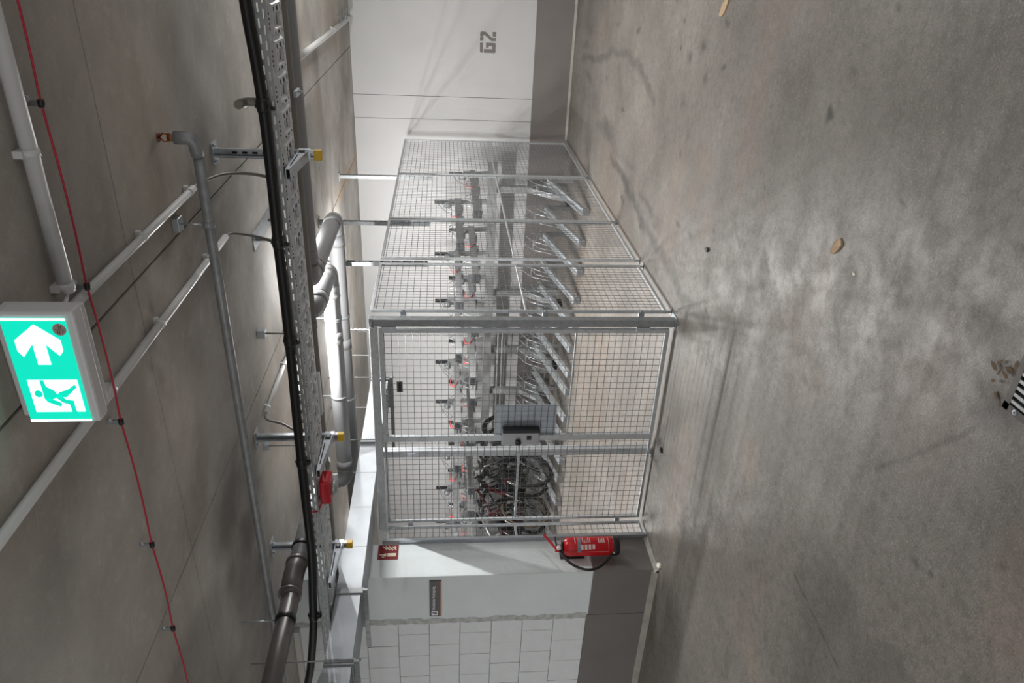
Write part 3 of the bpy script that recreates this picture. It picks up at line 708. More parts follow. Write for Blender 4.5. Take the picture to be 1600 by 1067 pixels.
conduit((-1.025, 3.36, 2.779), (-1.025, 1.95, 2.779), .0155, (3.30, 2.72, 2.05), 'white conduit running from above the cable tray to behind the exit sign',
        [(-1.025, 3.36, 2.779), (-1.02, 3.45, 2.76), (-1.03, 3.62, 2.70), (-1.06, 3.72, 2.58), (-1.06, 3.62, 2.46)])
conduit((-1.39, 3.72, 2.778), (-1.39, .9, 2.778), .0165, (3.40, 2.72, 2.22, 1.4), 'long white conduit crossing the ceiling below the exit sign',
        [(-1.39, 3.72, 2.778), (-1.40, 3.80, 2.76), (-1.43, 3.84, 2.66), (-1.44, 3.74, 2.50), (-1.44, 3.62, 2.43)])
conduit((-.83, 9.80, 2.772), (-.83, 5.2, 2.772), .026, (9.5, 8.2), 'bright white conduit on the ceiling running to the back wall')
conduit((-2.69, 4.80, 2.782), (-2.69, 4.02, 2.782), .015, (4.08, 4.62), 'short white conduit on the ceiling behind the cable tray',
        [(-2.69, 4.02, 2.782), (-2.70, 3.96, 2.76), (-2.72, 3.93, 2.65), (-2.73, 3.8, 2.5)])
# small fixings beside the bright conduit
e = empty('conduit_spacers', (-.72, 9.2, ZC), 'row of small steel fixings on the ceiling by the bright conduit', 'fixing')
for y in (9.55, 9.25, 9.0, 8.75): MB().box(-.74, -.73, y-.01, y+.01, ZC-.05, ZC-.0005).box(-.80, -.70, y-.006, y+.006, ZC-.052, ZC-.044).build('bracket', M['galv_dull'], e)

# red heat-sensing cable with spacer clips
e = empty('sensor_cable', (-1.2, 2.19, 2.76), 'thin red sensor cable strung along the ceiling on small clips', 'cable')
cl = [1.85, 1.05, .55, .05, -.437, -.99, -1.50, -2.066, -2.525, -3.0]
pts = []
for k in range(len(cl)-1):
    for t in (0, .25, .5, .75):
        x = cl[k]+(cl[k+1]-cl[k])*t; pts.append((x, 2.195, 2.757-.006*math.sin(math.pi*t)))
pts.append((-3.2, 2.195, 2.757))
MB().tube(smooth_path(pts, 3), .0036, 8).build('cable', M['red_cable'], e)
for x in cl[1:-1]:
    c_ = MB().box(x-.008, x+.008, 2.195-.004, 2.195+.004, 2.752, ZC-.0005).build('spacer_clip', M['galv_dull'], e)
    MB().cyl((x-.010, 2.195, 2.757), (x+.010, 2.195, 2.757), .0095, 10).build('clip_head', M['black_soft'], c_)
    MB().cyl((x+.004, 2.193, 2.79), (x+.02, 2.193, 2.79), .006, 8).build('clip_screw', M['galv'], c_)

# galvanised sprinkler branch
e = empty('sprinkler_pipe', (-2.5, 3.11, 2.65), 'galvanised sprinkler pipe with upright brass head at its end', 'pipe')
zg, yg = 2.655, 3.11
MB().tube([(-.80, yg, zg), (-1.7, yg+.01, zg), (-3.0, yg+.03, zg), (-4.9, yg+.03, zg)], .0215, 16).build('pipe', M['galv_dull'], e)
MB().tube(bend([(-.81, yg, zg), (-.735, yg-.02, zg), (-.735, yg-.02, zg+.075)], .035, 6), .027, 14).build('elbow', M['galv_dull'], e)
h_ = MB().cyl((-.735, yg-.02, zg+.075), (-.735, yg-.02, zg+.10), .016, 10).build('sprinkler_head', M['brass'], e, 'reddish brass sprinkler head')
mb = MB()
for s_ in (-1, 1): mb.tube([(-.735+s_*.014, yg-.02, zg+.10), (-.735+s_*.016, yg-.02, zg+.118), (-.735, yg-.02, zg+.134)], .004, 6)
mb.cyl((-.735, yg-.02, zg+.134), (-.735, yg-.02, zg+.138), .02, 12); mb.build('deflector', M['brass'], h_)
for x in (-1.107, -4.2):
    h_ = MB().box(x-.03, x+.03, yg-.03, yg+.03, ZC-.03, ZC-.001).build('pipe_hanger', M['zinc'], e, bevel=.003)
    MB().cyl((x, yg, zg+.02), (x, yg, ZC-.03), .005, 8).build('rod', M['zinc'], h_)
    MB().tube([(x-.013, yg, zg), (x+.013, yg, zg)], .026, 14).build('ring', M['galv_dull'], h_)

# cable tray : perforated sheet built as a grid with the slots left out
TY0, TY1, TZ, TH = 3.445, 3.765, 2.391, .058
def tray_sheet():
    mb = MB(); x = 1.85; mod = .15; nx = 15; ny = 16; dx = mod/nx; dy = (TY1-TY0)/ny
    holes = set()
    for i in (2, 3): 
        for j in (4, 7, 8, 11): holes.add((i, j))
    for i in (6, 7, 8, 9):
        for j in (6, 9): holes.add((i, j))
    for i in (12, 13):
        for j in (4, 7, 8, 11): holes.add((i, j))
    for i in range(4, 11, 2):
        for j in (1, 14): holes.add((i, j))
    def zz(i, j):          # embossed pads
        return -.011 if (1 <= i <= 13 and 3 <= j <= 12) and not (5 <= i <= 10 and 5 <= j <= 10) else 0.
    ncol = int((1.85+4.60)/dx); zc = np.zeros((ncol+1, ny+1))
    for c in range(ncol+1):
        for j in range(ny+1): zc[c, j] = TZ+zz(c % nx, j)
    base = len(mb.v); vs = [(x-c*dx, TY0+j*dy, zc[c, j]) for c in range(ncol+1) for j in range(ny+1)]; fs = []
    for c in range(ncol):
        for j in range(ny):
            if (c % nx, j) in holes: continue
            a = c*(ny+1)+j; fs.append((a, a+1, a+ny+2, a+ny+1))
    mb.add(vs, fs); return mb
def tray_side(y):
    mb = MB(); dx = .0125; n = int(6.45/dx); zs = [0, .010, .017, .033, .040, .058]; vs = []; fs = []
    for c in range(n+1):
        for z in zs: vs.append((1.85-c*dx, y, TZ+z))
    for c in range(n):
        for k in range(5):
            if (k == 1 and c % 5 in (0, 1, 2)) or (k == 3 and (c+2) % 5 in (0, 1, 2)): continue
            a = c*6+k; fs.append((a, a+6, a+7, a+1))
    mb.add(vs, fs); return mb
tr = empty('cable_tray', (-2.3, 3.6, TZ), 'perforated galvanised cable tray hung across the ceiling on struts', 'cable tray')
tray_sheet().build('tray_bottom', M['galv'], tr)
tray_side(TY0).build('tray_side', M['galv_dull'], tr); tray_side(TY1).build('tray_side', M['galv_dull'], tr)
MB().tube([(1.85, TY0, TZ+TH), (-4.60, TY0, TZ+TH)], .003, 6).tube([(1.85, TY1, TZ+TH), (-4.60, TY1, TZ+TH)], .003, 6).build('rolled_edge', M['zinc'], tr)
MB().box(-.215, -.005, TY0-.004, TY0-.0015, TZ+.002, TZ+.054).box(-.215, -.005, TY0+.01, TY1-.01, TZ-.011, TZ-.008).build('joint_plate', M['galv'], tr)
# cables lying in the tray
for k, (yy, r, m, lb) in enumerate(((3.53, .014, 'black_soft', 'thick black cable lying in the cable tray, near side'), (3.60, .010, 'black_soft', 'thinner black cable lying in the middle of the tray'), (3.462, .005, 'red_device', 'thin red cable lying along the near side of the tray'))):
    p = [(1.85-k2*.643, yy+.012*math.sin(k2*1.7+k), TZ+r+.001) for k2 in range(11)]
    o = MB().tube(smooth_path(p, 4), r, 8).build('tray_cable', M[m]); tag(o, lb, 'cable', 'cables in the tray')
# black insulated cable along the near edge with straps
cp = [(1.85,3.418,2.50),(1.0,3.417,2.495),(.35,3.415,2.485),(-.24,3.415,2.467),(-.49,3.415,2.450),(-.73,3.413,2.440),(-1.05,3.413,2.440),(-1.32,3.413,2.443),(-1.65,3.413,2.441),(-1.95,3.413,2.443),(-2.35,3.413,2.450),(-2.9,3.413,2.453),(-3.3,3.41,2.453),(-3.68,3.41,2.476),(-3.97,3.41,2.496),(-4.34,3.40,2.544),(-4.52,3.40,2.58),(-5.0,3.38,2.66)]
e = empty('insulated_cable', (-2, 3.41, 2.45), 'thick black insulated cable strapped along the edge of the cable tray', 'cable')
MB().tube(smooth_path(cp, 4), .0255, 12).build('cable', M['black'], e)
for x, z in ((-.66, 2.442), (-1.30, 2.443), (-1.84, 2.442), (-2.62, 2.452), (-3.86, 2.488)):
    MB().tube([(x-.03, 3.413, z), (x-.015, 3.413, z), (x+.015, 3.413, z), (x+.03, 3.413, z)], [.027, .030, .030, .027], 12).build('strap', M['black_soft'], e)
    MB().tube(bend([(x, 3.413, z+.02), (x-.015, 3.44, z+.035), (x-.02, 3.470, z-.01), (x-.02, 3.432, z-.045), (x-.005, 3.40, z-.02)], .014, 4), .010, 8).build('strap_loop', M['black_soft'], e)
# pipe stub seen above the cable
e = tag(MB().tube(bend([(-.66, 3.47, 2.452), (-.66, 3.47, 2.535), (-.66, 3.40, 2.545)], .03, 5), .020, 12).build('pipe_elbow', M['brown_grey']), 'short dark grey pipe elbow behind the black cable at the tray end', 'pipe')

# struts with cantilever arms
for x, lb in ((-.975, 'ceiling strut with yellow cap and tray arm, rightmost of three'), (-2.726, 'ceiling strut with yellow cap and tray arm, middle of three'), (-3.62, 'ceiling strut with yellow cap and tray arm, leftmost of three')):
    ys_ = 3.815; e = empty('tray_strut', (x, ys_, ZC), lb, 'strut', 'struts carrying the cable tray')
    z0 = 2.278; mb = MB()
    mb.box(x-.022, x+.022, ys_-.001, ys_+.001, z0, ZC-.006)
    for s_ in (-1, 1): mb.box(x+s_*.022-.0012, x+s_*.022+.0012, ys_-.022, ys_+.001, z0, ZC-.006); mb.box(x+s_*.022, x+s_*.012, ys_-.022, ys_-.020, z0, ZC-.006)
    s = mb.build('post', M['zinc'], e)
    mb = MB(); z = z0+.06
    while z < ZC-.08: mb.box(x-.005, x+.005, ys_-.0022, ys_-.001, z, z+.026); z += .05
    mb.build('slots', M['void'], s)
    mb = MB(); mb.box(x-.055, x+.055, ys_-.05, ys_+.03, ZC-.008, ZC-.0008)
    for s_ in (-.04, .04): mb.cyl((x+s_, ys_-.03, ZC-.022), (x+s_, ys_-.03, ZC-.008), .008, 8)
    mb.build('base_plate', M['zinc'], e)
    MB().box(x-.026, x+.026, ys_-.026, ys_+.006, z0-.012, z0+.028).build('end_cap', M['yellow'], e, 'yellow plastic end cap', bevel=.003)
    tip = TY0-.005; mb = MB()
    for s_ in (-1, 1):
        xx = x+s_*.024
        mb.add([(xx-.0012, ys_-.02, TZ-.012), (xx-.0012, tip, TZ-.012), (xx-.0012, tip, TZ-.03), (xx-.0012, ys_-.02, TZ-.060), (xx+.0012, ys_-.02, TZ-.012), (xx+.0012, tip, TZ-.012), (xx+.0012, tip, TZ-.03), (xx+.0012, ys_-.02, TZ-.060)],
               [(0,1,2,3),(7,6,5,4),(0,4,5,1),(1,5,6,2),(2,6,7,3),(3,7,4,0)])
    mb.add([(x-.024, ys_-.02, TZ-.060), (x+.024, ys_-.02, TZ-.060), (x+.024, tip, TZ-.03), (x-.024, tip, TZ-.03)], [(0, 1, 2, 3)])
    mb.box(x-.026, x+.026, tip, ys_-.01, TZ-.0135, TZ-.0115)
    arm = mb.build('arm', M['zinc'], e)
    MB().box(x+.0255, x+.0275, ys_-.075, ys_-.03, TZ-.052, TZ-.016).build('bracket_slot', M['black_soft'], arm); MB().cyl((x+.027, ys_-.05, TZ-.034), (x+.036, ys_-.05, TZ-.034), .013, 6).build('bolt', M['galv_dull'], arm)
    MB().box(x+.0253, x+.0262, tip+.06, ys_-.11, TZ-.026, TZ-.020).build('arm_slot', M['void'], arm)
    MB().box(x-.028, x+.028, ys_-.026, ys_+.008, TZ-.068, TZ-.008).build('bracket', M['zinc'], arm)
# flat plate with two studs on the ceiling
e = empty('ceiling_plate', (-1.64, 4.5, ZC), 'flat steel plate with two studs on the ceiling behind the tray', 'plate')
MB().box(-1.70, -1.585, 4.30, 4.80, ZC-.006, ZC-.0008).build('plate', M['galv_dull'], e)
for y in (4.36, 4.72): MB().cyl((-1.645, y, ZC-.16), (-1.645, y, ZC-.006), .010, 8).build('stud', M['zinc'], e)

# grey pipes behind the tray
def hanger(x, y, z, r, lb, par):
    h = MB().cyl((x, y, z+r), (x, y, ZC-.002), .0045, 6).build('hanger_rod', M['galv_dull'], par)
    MB().tube([(x-.012, y, z), (x+.012, y, z)], r+.004, 18).build('ring_clamp', M['galv_dull'], h)
    MB().box(x-.02, x+.02, y-.02, y+.02, ZC-.03, ZC-.001).build('ceiling_anchor', M['zinc'], h)
e = empty('service_pipe', (-2, 3.95, 2.43), 'thin brown-grey pipe running behind the cable tray', 'pipe')
MB().tube([(1.85, 3.95, 2.43), (-2.0, 3.96, 2.43), (-4.6, 3.93, 2.43)], .030, 14).build('pipe', M['brown_grey'], e)
for x in (-2.02, -3.05): MB().tube([(x-.02, 3.955, 2.43), (x+.02, 3.955, 2.43)], .034, 14).build('coupling', M['brown_grey'], e)
for x in (-2.9,): hanger(x, 3.955, 2.43, .030, '', e)
MB().box(-.715, -.685, 3.90, 4.01, 2.385, 2.40).cyl((-.70, 3.99, 2.37), (-.70, 3.99, 2.46), .006, 8).build('clamp', M['zinc'], e)
zp, rp_ = 2.49, .063
def pipe_run(name, lb, pts, hang, joints):
    e = empty(name, pts[0], lb, 'pipe', 'large grey pipes over the cage')
    MB().tube(bend(pts, .085, 6), rp_, 24).build('pipe', M['pvc_grey'], e)
    for p, d in joints:
        p, d = Vector(p), Vector(d)
        MB().tube([p-d*.045, p+d*.045], rp_+.003, 24).build('socket', M['pvc_grey'], e)
        MB().tube([p+d*.045, p+d*.050], rp_+.0055, 24).build('seal', M['brown_grey'], e)
    for x, y in hang: hanger(x, y, zp, rp_, '', e)
pipe_run('waste_pipe', 'large grey pipe that jogs back over the cage, further of two', [(1.85, 4.33, zp), (-1.90, 4.33, zp), (-1.90, 5.54, zp), (-5.6, 5.54, zp)],
         [(-2.75, 5.54), (-3.55, 5.54)], [((-1.74, 4.33, zp), (-1, 0, 0)), ((-1.90, 4.50, zp), (0, 1, 0)), ((-1.90, 5.38, zp), (0, 1, 0)), ((-2.08, 5.54, zp), (-1, 0, 0)), ((-3.0, 5.54, zp), (-1, 0, 0))])
pipe_run('waste_pipe', 'large grey pipe over the cage with a bend at each end, nearer of two', [(-2.15, 4.40, zp+.14), (-2.15, 4.40, zp), (-2.15, 5.10, zp), (-4.12, 5.10, zp), (-4.12, 5.10, ZC-.01)],
         [(-2.55, 5.10), (-3.25, 5.10)], [((-2.15, 4.56, zp), (0, 1, 0)), ((-2.15, 4.94, zp), (0, 1, 0)), ((-2.32, 5.10, zp), (-1, 0, 0)), ((-2.70, 5.10, zp), (-1, 0, 0)), ((-3.93, 5.10, zp), (-1, 0, 0))])
# loose ceiling hanger
e = empty('threaded_hanger', (-2.178, 4.14, ZC), 'threaded rod on a small ceiling anchor left of the flat plate', 'fixing')
MB().box(-2.205, -2.15, 4.115, 4.165, ZC-.05, ZC-.001).build('anchor', M['zinc'], e, bevel=.003); MB().cyl((-2.178, 4.14, ZC-.05), (-2.178, 4.14, 2.50), .006, 8).build('rod', M['galv_dull'], e)

# dark drain pipe
e = empty('drain_pipe', (-3.47, 2.9, 2.56), 'dark grey drain pipe with elbow passing above the cable tray', 'pipe')
MB().tube([(-3.49, 2.1, 2.555), (-3.46, 3.30, 2.555)], .053, 20).build('pipe', M['drain'], e)
MB().tube(bend([(-3.461, 3.20, 2.555), (-3.46, 3.36, 2.570), (-3.455, 3.50, 2.562)], .05, 7), .063, 20).build('elbow', M['drain'], e)
MB().tube([(-3.456, 3.47, 2.562), (-3.44, 4.5, 2.545)], .054, 20).build('steel_sleeve', M['galv'], e)
for y in (3.22, 3.47): MB().tube([(-3.458, y, 2.565), (-3.458, y+.018, 2.565)], .069, 20).build('socket_rim', M['drain'], e)
h = MB().tube([(-3.463, 3.025, 2.555), (-3.463, 3.055, 2.555)], .060, 20).build('ring_clamp', M['black_soft'], e)
MB().cyl((-3.463, 3.04, 2.615), (-3.463, 3.04, ZC-.001), .005, 8).build('hanger_rod', M['zinc'], h)
h = MB().tube([(-3.453, 3.60, 2.56), (-3.453, 3.63, 2.56)], .061, 20).build('ring_clamp', M['black_soft'], e)
# trunking strip on the ceiling far left
tag(MB().box(-6.2, -4.70, 4.085, 4.0, ZC-.045, ZC-.001).build('cable_trunking', M['trunking'], bevel=.003), 'pale cable trunking fixed to the ceiling above the left wall', 'trunking')

# fire alarm sounder under the tray
e = empty('fire_sounder', (-2.9, 3.5, 2.36), 'red square fire alarm sounder hung under the cable tray', 'alarm')
MB().box(-2.99, -2.822, 3.475, 3.60, 2.318, 2.384).build('body', M['red_device'], e, bevel=.014)
MB().lathe([(0, 0), (.042, 0), (.046, -.02), (.030, -.034), (0, -.034)], (-2.906, 3.535, 2.319), (0, 0, 1), 16).build('lens', M['lock_grey'], e, 'grey lens')
MB().tube(smooth_path([(-2.975, 3.50, 2.375), (-3.01, 3.45, 2.395), (-3.0, 3.432, 2.43), (-2.98, 3.438, 2.452)]), .005, 8).build('red_lead', M['red_cable'], e)
# white box on the thin pipe
tag(MB().box(-2.615, -2.318, 3.872, 3.918, 2.398, 2.462).build('junction_box', M['pvc_white'], bevel=.006), 'white oblong box on the thin brown-grey pipe', 'box')

# ventilation duct
DX0, DX1, DZ0, DZ1 = -3.87, -4.185, 2.205, 2.370
duct = empty('ventilation_duct', (-4.03, 4.5, DZ0), 'rectangular galvanised air duct passing beside the white wall into the cage', 'duct')
secs = [(6.38, 5.32), (5.32, 3.62), (3.62, 3.06)]
for a, b in secs:
    MB().box(DX1, DX0, b+.003, a-.003, DZ0, DZ1).build('duct_section', M['galv_duct'], duct)
mb = MB(); y0, y1 = 3.057, 1.9
mb.add([(DX1, y0, DZ0), (DX0, y0, DZ0), (DX0, y0, DZ1), (DX1, y0, DZ1), (DX1-.05, y1, DZ0), (DX0, y1, DZ0), (DX0, y1, DZ1+.22), (DX1-.05, y1, DZ1+.22)],
       [(0,3,2,1),(4,5,6,7),(0,1,5,4),(1,2,6,5),(2,3,7,6),(3,0,4,7)]); mb.build('duct_transition', M['galv_duct'], duct)
for a, b in secs:      # folded seams
    n = max(1, int((a-b)/.42))
    for k in range(1, n):
        y = b+(a-b)*k/n; MB().box(DX0-.001, DX0+.0015, y-.003, y+.003, DZ0, DZ1).build('seam', M['galv_duct'], duct)
for y, xe in ((6.37, -4.75), (5.32, -4.36), (3.62, -4.40), (3.06, -4.55)):
    f = MB().box(DX0, DX0+.012, y-.022, y+.022, DZ0-.02, DZ1+.003).box(DX1-.012, DX1, y-.022, y+.022, DZ0-.02, DZ1+.003).box(DX1, DX0, y-.022, y+.022, DZ1, DZ1+.003).box(DX1, DX0, y-.022, y+.022, DZ0-.012, DZ0).build('flange', M['galv_dull'], duct)
    if y != 5.32:
        mb = MB(); mb.box(DX0+.03, xe, y-.02, y-.002, DZ0-.045, DZ0-.014)
        for k in range(8): 
            x = DX0+.02-k*(DX0-xe)/8; mb.box(x-.012, x, y-.022, y-.020, DZ0-.038, DZ0-.022)
        mb.build('support_channel', M['galv_dull'], f)
    for x in (DX0+.022, DX1-.022) if y != 3.62 else (): MB().cyl((x, y, DZ0-.05), (x, y, ZC-.001), .0045, 8).cyl((x, y, DZ0-.055), (x, y, DZ0-.04), .009, 6).build('hanger_rod', M['galv_dull'], f)
# thin white supply line behind
e = empty('supply_line', (-3.7, 7.0, 2.42), 'thin white water line with fitting behind the cage header', 'pipe')
MB().tube(bend([(-3.645, 7.0, ZC-.002), (-3.645, 7.0, 2.42), (-4.6, 7.0, 2.42)], .04, 5), .012, 10).build('line', M['pvc_white'], e)
for z in (2.58, 2.53, 2.48): MB().cyl((-3.645, 7.0, z-.012), (-3.645, 7.0, z+.012), .020, 12).build('fitting', M['pvc_white'], e)
MB().cyl((-3.95, 7.0, 2.42), (-3.95, 7.0, ZC-.002), .006, 8).build('hanger_rod', M['pvc_white'], e)

# ================================================================== WALL THINGS
def on_left(name, z0, z1, y0, y1, m, parent=None, th=.003, x=XL): return MB().box(x, x+th, y0, y1, z0, z1).build(name, m, parent)
# fire extinguisher sign on the wall end (reads left to right as y decreases -> local axis -y ... +y seen from +x)
fs_ = empty('fire_extinguisher_sign', (XL, 4.31, 2.08), 'square red fire extinguisher sign with flames high on the wall end', 'sign')
on_left('board', 2.002, 2.160, 4.236, 4.388, M['sign_red'], fs_, .004)
def sg(polys, name, m, off=.004, th=.0012):
    mb = MB()
    for p in polys: mb.prism([(a*.152, b*.158) for a, b in p], (XL+off, 4.236, 2.002), (0, 1, 0), (0, 0, 1), th)
    return mb.build(name, m, fs_)
sg([[(.20,.10),(.42,.10),(.42,.52),(.20,.52)], [(.21,.58),(.41,.58),(.38,.70),(.33,.74),(.38,.86),(.32,.92),(.27,.84),(.27,.74),(.22,.70)], [(.22,.74),(.17,.80),(.12,.74),(.14,.66),(.17,.66),(.18,.72)]], 'extinguisher_symbol', M['sign_cream'])
sg([[(.62,.12),(.68,.10),(.92,.30),(.84,.30)], [(.60,.28),(.66,.24),(.94,.46),(.90,.50)], [(.62,.44),(.68,.40),(.95,.62),(.90,.66)], [(.66,.58),(.72,.54),(.93,.76),(.88,.80)], [(.70,.12),(.90,.12),(.93,.20),(.74,.18)]], 'flame_symbol', M['sign_cream'])
# room sign
rsn = empty('room_sign', (-4.425, YL, 1.71), 'narrow dark grey door sign on the white column left of the extinguisher', 'sign')
MB().box(-4.614, -4.238, YL-.012, YL, 1.668, 1.758).build('plate', M['sign_grey'], rsn, bevel=.0015)
MB().box(-4.612, -4.24, YL-.0135, YL-.012, 1.672, 1.678).build('edge_stripe', M['copper'], rsn)
MB().box(-4.600, -4.552, YL-.0135, YL-.012, 1.695, 1.742).build('pictogram_field', M['sign_white'], rsn)
mb = MB(); mb.prism([(0, 0), (.012, .02), (.02, .02), (.012, 0)], (-4.592, YL-.0135, 1.703), (1, 0, 0), (0, 0, 1), .0006)
mb.prism([(.007*math.cos(a), .007*math.sin(a)) for a in [k*math.pi/6 for k in range(12)]], (-4.572, YL-.0135, 1.73), (1, 0, 0), (0, 0, 1), .0006)
mb.prism([(0, 0), (.010, 0), (.010, .016), (0, .02)], (-4.578, YL-.0135, 1.702), (1, 0, 0), (0, 0, 1), .0006); mb.build('pictogram', M['sign_grey'], rsn)
text_mesh('Umkleide Reinigung', .031, (-4.540, YL-.0135, 1.716), (1, 0, 0), (0, 0, 1), .001, M['sign_white'], 'lettering', rsn, .0004)
text_mesh('Changing room cleaning', .013, (-4.538, YL-.0135, 1.698), (1, 0, 0), (0, 0, 1), .001, M['label_blue'], 'small_lettering', rsn)
# G2 bay marking on the back wall (stencil lettering, x left to right, z up)
g2 = empty('bay_marking', (-1.06, YB, 1.1), 'grey stencilled G2 bay marking on the white back wall', 'marking')
def st2(polys, name):
    mb = MB()
    for p in polys: mb.prism([(a, b) for a, b in p], (-1.19, YB-.0005, .995), (1, 0, 0), (0, 0, 1), .0012)
    return mb.build(name, M['dado'], g2)
st2([[(.012,.20),(.0,.188),(.0,.160),(.118,.160),(.118,.20)],
     [(.0,.150),(.0,.012),(.012,0),(.108,0),(.120,.012),(.120,.125),(.060,.125),(.060,.090),(.080,.090),(.080,.045),(.045,.045),(.045,.150)]], 'letter_g')
st2([[(.140,.20),(.140,.158),(.182,.158),(.182,.20)],
     [(.190,.20),(.236,.20),(.248,.188),(.248,.135),(.180,.052),(.180,0),(.140,0),(.140,.060),(.205,.140),(.205,.160),(.190,.160)],
     [(.196,.045),(.190,0),(.248,0),(.248,.045)]], 'digit_2')

# fire extinguisher on the wall end
XE, YE = -4.105, 4.225
fe = empty('fire_extinguisher', (XE, YE, .28), 'red fire extinguisher hung low on the end of the white wall', 'fire extinguisher')
body = MB().lathe([(0, .325), (.070, .325), (.073, .33), (.073, .665), (.070, .69), (.056, .712), (.03, .722), (0, .724)], (XE, YE, 0), (0, 0, 1), 32).build('cylinder', M['red'], fe)
MB().lathe([(0, .283), (.068, .283), (.074, .292), (.077, .33), (.0755, .334), (.07, .334)], (XE, YE, 0), (0, 0, 1), 28).build('base_ring', M['black_soft'], fe, 'black plastic base')
MB().lathe([(.026, .718), (.042, .722), (.044, .742), (.026, .748), (.02, .772), (.0, .772)], (XE, YE, 0), (0, 0, 1), 20).build('valve', M['black_soft'], fe)
MB().bar((XE+.005, YE-.03, .776), (XE+.035, YE+.10, .862), .022, .012).bar((XE, YE-.035, .752), (XE, YE-.03, .788), .024, .02).build('lever', M['red'], fe)
MB().tube(bend([(XE, YE-.02, .768), (XE+.02, YE+.05, .776), (XE+.025, YE+.085, .775)], .02, 4), .007, 8).build('carry_handle', M['black_soft'], fe)
MB().lathe([(.02, 0), (.02, .012), (0, .012)], (XE+.02, YE-.035, .760), (1, 0, 0), 14).build('gauge', M['label_white'], fe)
hp = [(XE, YE-.03, .752), (XE, YE-.09, .738), (XE-.005, YE-.185, .67), (XE-.01, YE-.235, .57), (XE-.008, YE-.215, .48), (XE-.004, YE-.15, .40), (XE, YE-.080, .345)]
MB().tube(smooth_path(hp, 5), .0105, 10).build('hose', M['black'], fe)
MB().cyl((XE, YE-.082, .352), (XE, YE-.074, .328), .009, 10).build('hose_clip', M['chip'], fe)
# printed label: curved patches with rows of print
def patch(a0, a1, z0, z1, r, n=6):
    mb = MB(); vs = []
    for k in range(n+1):
        a = a0+(a1-a0)*k/n; c, s_ = math.cos(a), math.sin(a)
        vs += [(XE+r*c, YE+r*s_, z0), (XE+r*c, YE+r*s_, z1)]
    return mb.add(vs, [(2*k, 2*k+2, 2*k+3, 2*k+1) for k in range(n)], True)
la = -.95; lb_ = .95      # facing the viewer: around -y .. +x
lab = patch(-1.45, .35, .590, .618, .0737).build('label_band', M['label_blue'], fe)
mb = MB(); rl = random.Random(2)
for z in (.632, .572, .558, .544, .530, .516, .446, .432, .418, .404):
    w = rl.uniform(.35, .75); q = patch(-.45, -.45+w, z, z+.006, .0737, 3); mb.add(q.v, q.f)
for k in range(4):
    q = patch(-1.2+k*.03, -.62, .572-k*.03, .572-k*.03+.02, .0737, 3); mb.add(q.v, q.f)
for z0, z1, a0, a1 in ((.372, .374, -1.4, .3), (.372, .585, -1.40, -1.385)):
    q = patch(a0, a1, z0, z1, .0737, 6); mb.add(q.v, q.f)
mb.build('label_print', M['label_white'], fe)
MB().box(XL+.0015, XE-.055, YE-.03, YE+.03, .60, .66).box(XL+.0015, XL+.006, YE-.035, YE+.035, .55, .74).build('wall_bracket', M['black_soft'], fe)

# ================================================================== FLOOR THINGS
gr = empty('floor_drain', (-.98, 1.54, 0), 'cast iron floor drain grate at the near edge of the floor', 'drain')
gx0, gx1, gy0, gy1 = -1.13, -.83, 1.39, 1.69
MB().box(gx0, gx1, gy0, gy1, .0005, .002).build('pit', M['void'], gr)
mb = MB(); w = .022
mb.box(gx0, gx1, gy0, gy0+w, .0, .008).box(gx0, gx1, gy1-w, gy1, 0, .008).box(gx0, gx0+w, gy0, gy1, 0, .008).box(gx1-w, gx1, gy0, gy1, 0, .008); mb.build('rim', M['cast_iron'], gr)
bm_ = MB().box(-.005, .005, gy0+w-1.54, gy1-w-1.54, .001, .0075).mesh('bar', M['galv_dull'])
for k in range(11): child('bar', bm_, gr, (gx0+w+.012+k*.0225+.98, 0, 0))
MB().lathe([(.004, .008), (.0085, .008), (.0085, .0095), (.004, .0095)], (gx0+.011, gy1-.05, 0), (0, 0, 1), 14).build('screw_ring', M['zinc'], gr)
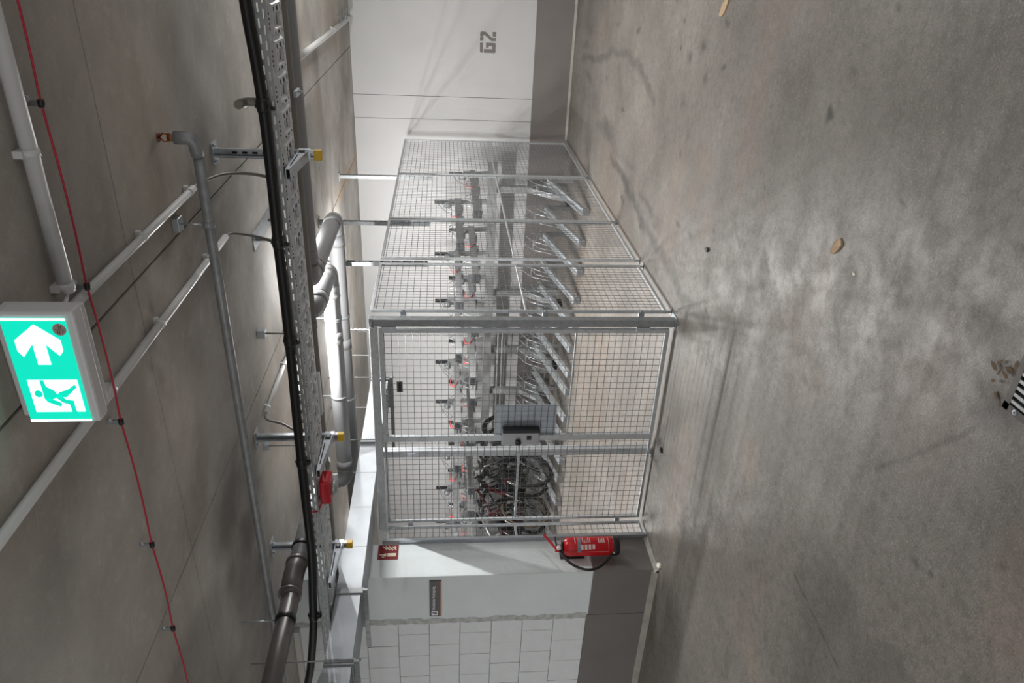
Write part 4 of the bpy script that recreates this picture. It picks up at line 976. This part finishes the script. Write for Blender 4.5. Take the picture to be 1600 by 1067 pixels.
def shard(name, c, dx, dy, h, m, lb, cat, seed, n=7, rot=0):
    r_ = random.Random(seed); poly = []
    for k in range(n):
        a = 2*math.pi*k/n; f = r_.uniform(.7, 1.1); x, y = dx*f*math.cos(a), dy*f*math.sin(a)
        poly.append((x*math.cos(rot)-y*math.sin(rot), x*math.sin(rot)+y*math.cos(rot)))
    mb = MB(); mb.prism(poly, (c[0], c[1], .0005), (1, 0, 0), (0, 1, 0), h)
    for i in range(n, 2*n):
        v = mb.v[i]; mb.v[i] = (v[0], v[1], v[2]*r_.uniform(.5, 1))
    return tag(mb.build(name, m), lb, cat)
shard('wood_splinter', (-1.048, 2.78, 0), .056, .022, .012, M['wood'], 'split piece of raw wood on the middle of the floor', 'debris', 1, 8, -.64)
shard('wood_splinter', (-.26, 4.62, 0), .03, .09, .010, M['wood'], 'pale wood strip lying on the floor at the right', 'debris', 2, 8, .9)
shard('metal_scrap', (-1.615, 4.204, 0), .018, .035, .015, M['dark_bit'], 'small dark scrap on the floor near the cage side', 'debris', 3, 6, .4)
shard('paper_scrap', (-1.10, 2.609, 0), .009, .015, .004, M['chip'], 'tiny white scrap on the floor below the wood splinter', 'debris', 4, 5)
shard('plaster_chip', (-4.12, 4.02, 0), .022, .035, .018, M['chip'], 'white plaster chip at the foot of the white wall corner', 'debris', 5, 6, .5)
shard('stone_chip', (-3.315, 4.395, 0), .022, .028, .012, M['void'], 'black chip on the floor in front of the cage door', 'debris', 6, 7)
e = empty('dry_leaves', (-1.07, 1.73, 0), 'dry brown leaves caught at the edge of the floor drain', 'leaves')
ml = mat('dry_leaf', (96, 80, 60), .8, 0, .3, 40)
for k in range(9):
    r_ = random.Random(20+k); c = Vector((-1.075+r_.uniform(-.05, .06), 1.715+r_.uniform(-.03, .05), .0015+.002*k)); a = r_.uniform(0, 6.28); l = r_.uniform(.02, .04)
    ex = Vector((math.cos(a), math.sin(a), r_.uniform(-.02, .12))).normalized(); ey = Vector((-math.sin(a), math.cos(a), 0))
    pts = [(0, 0), (l*.3, l*.22), (l*.7, l*.2), (l, 0), (l*.7, -l*.18), (l*.3, -l*.22)]
    MB().prism(pts, c, ex, ey, .0008).build('leaf', ml, e)
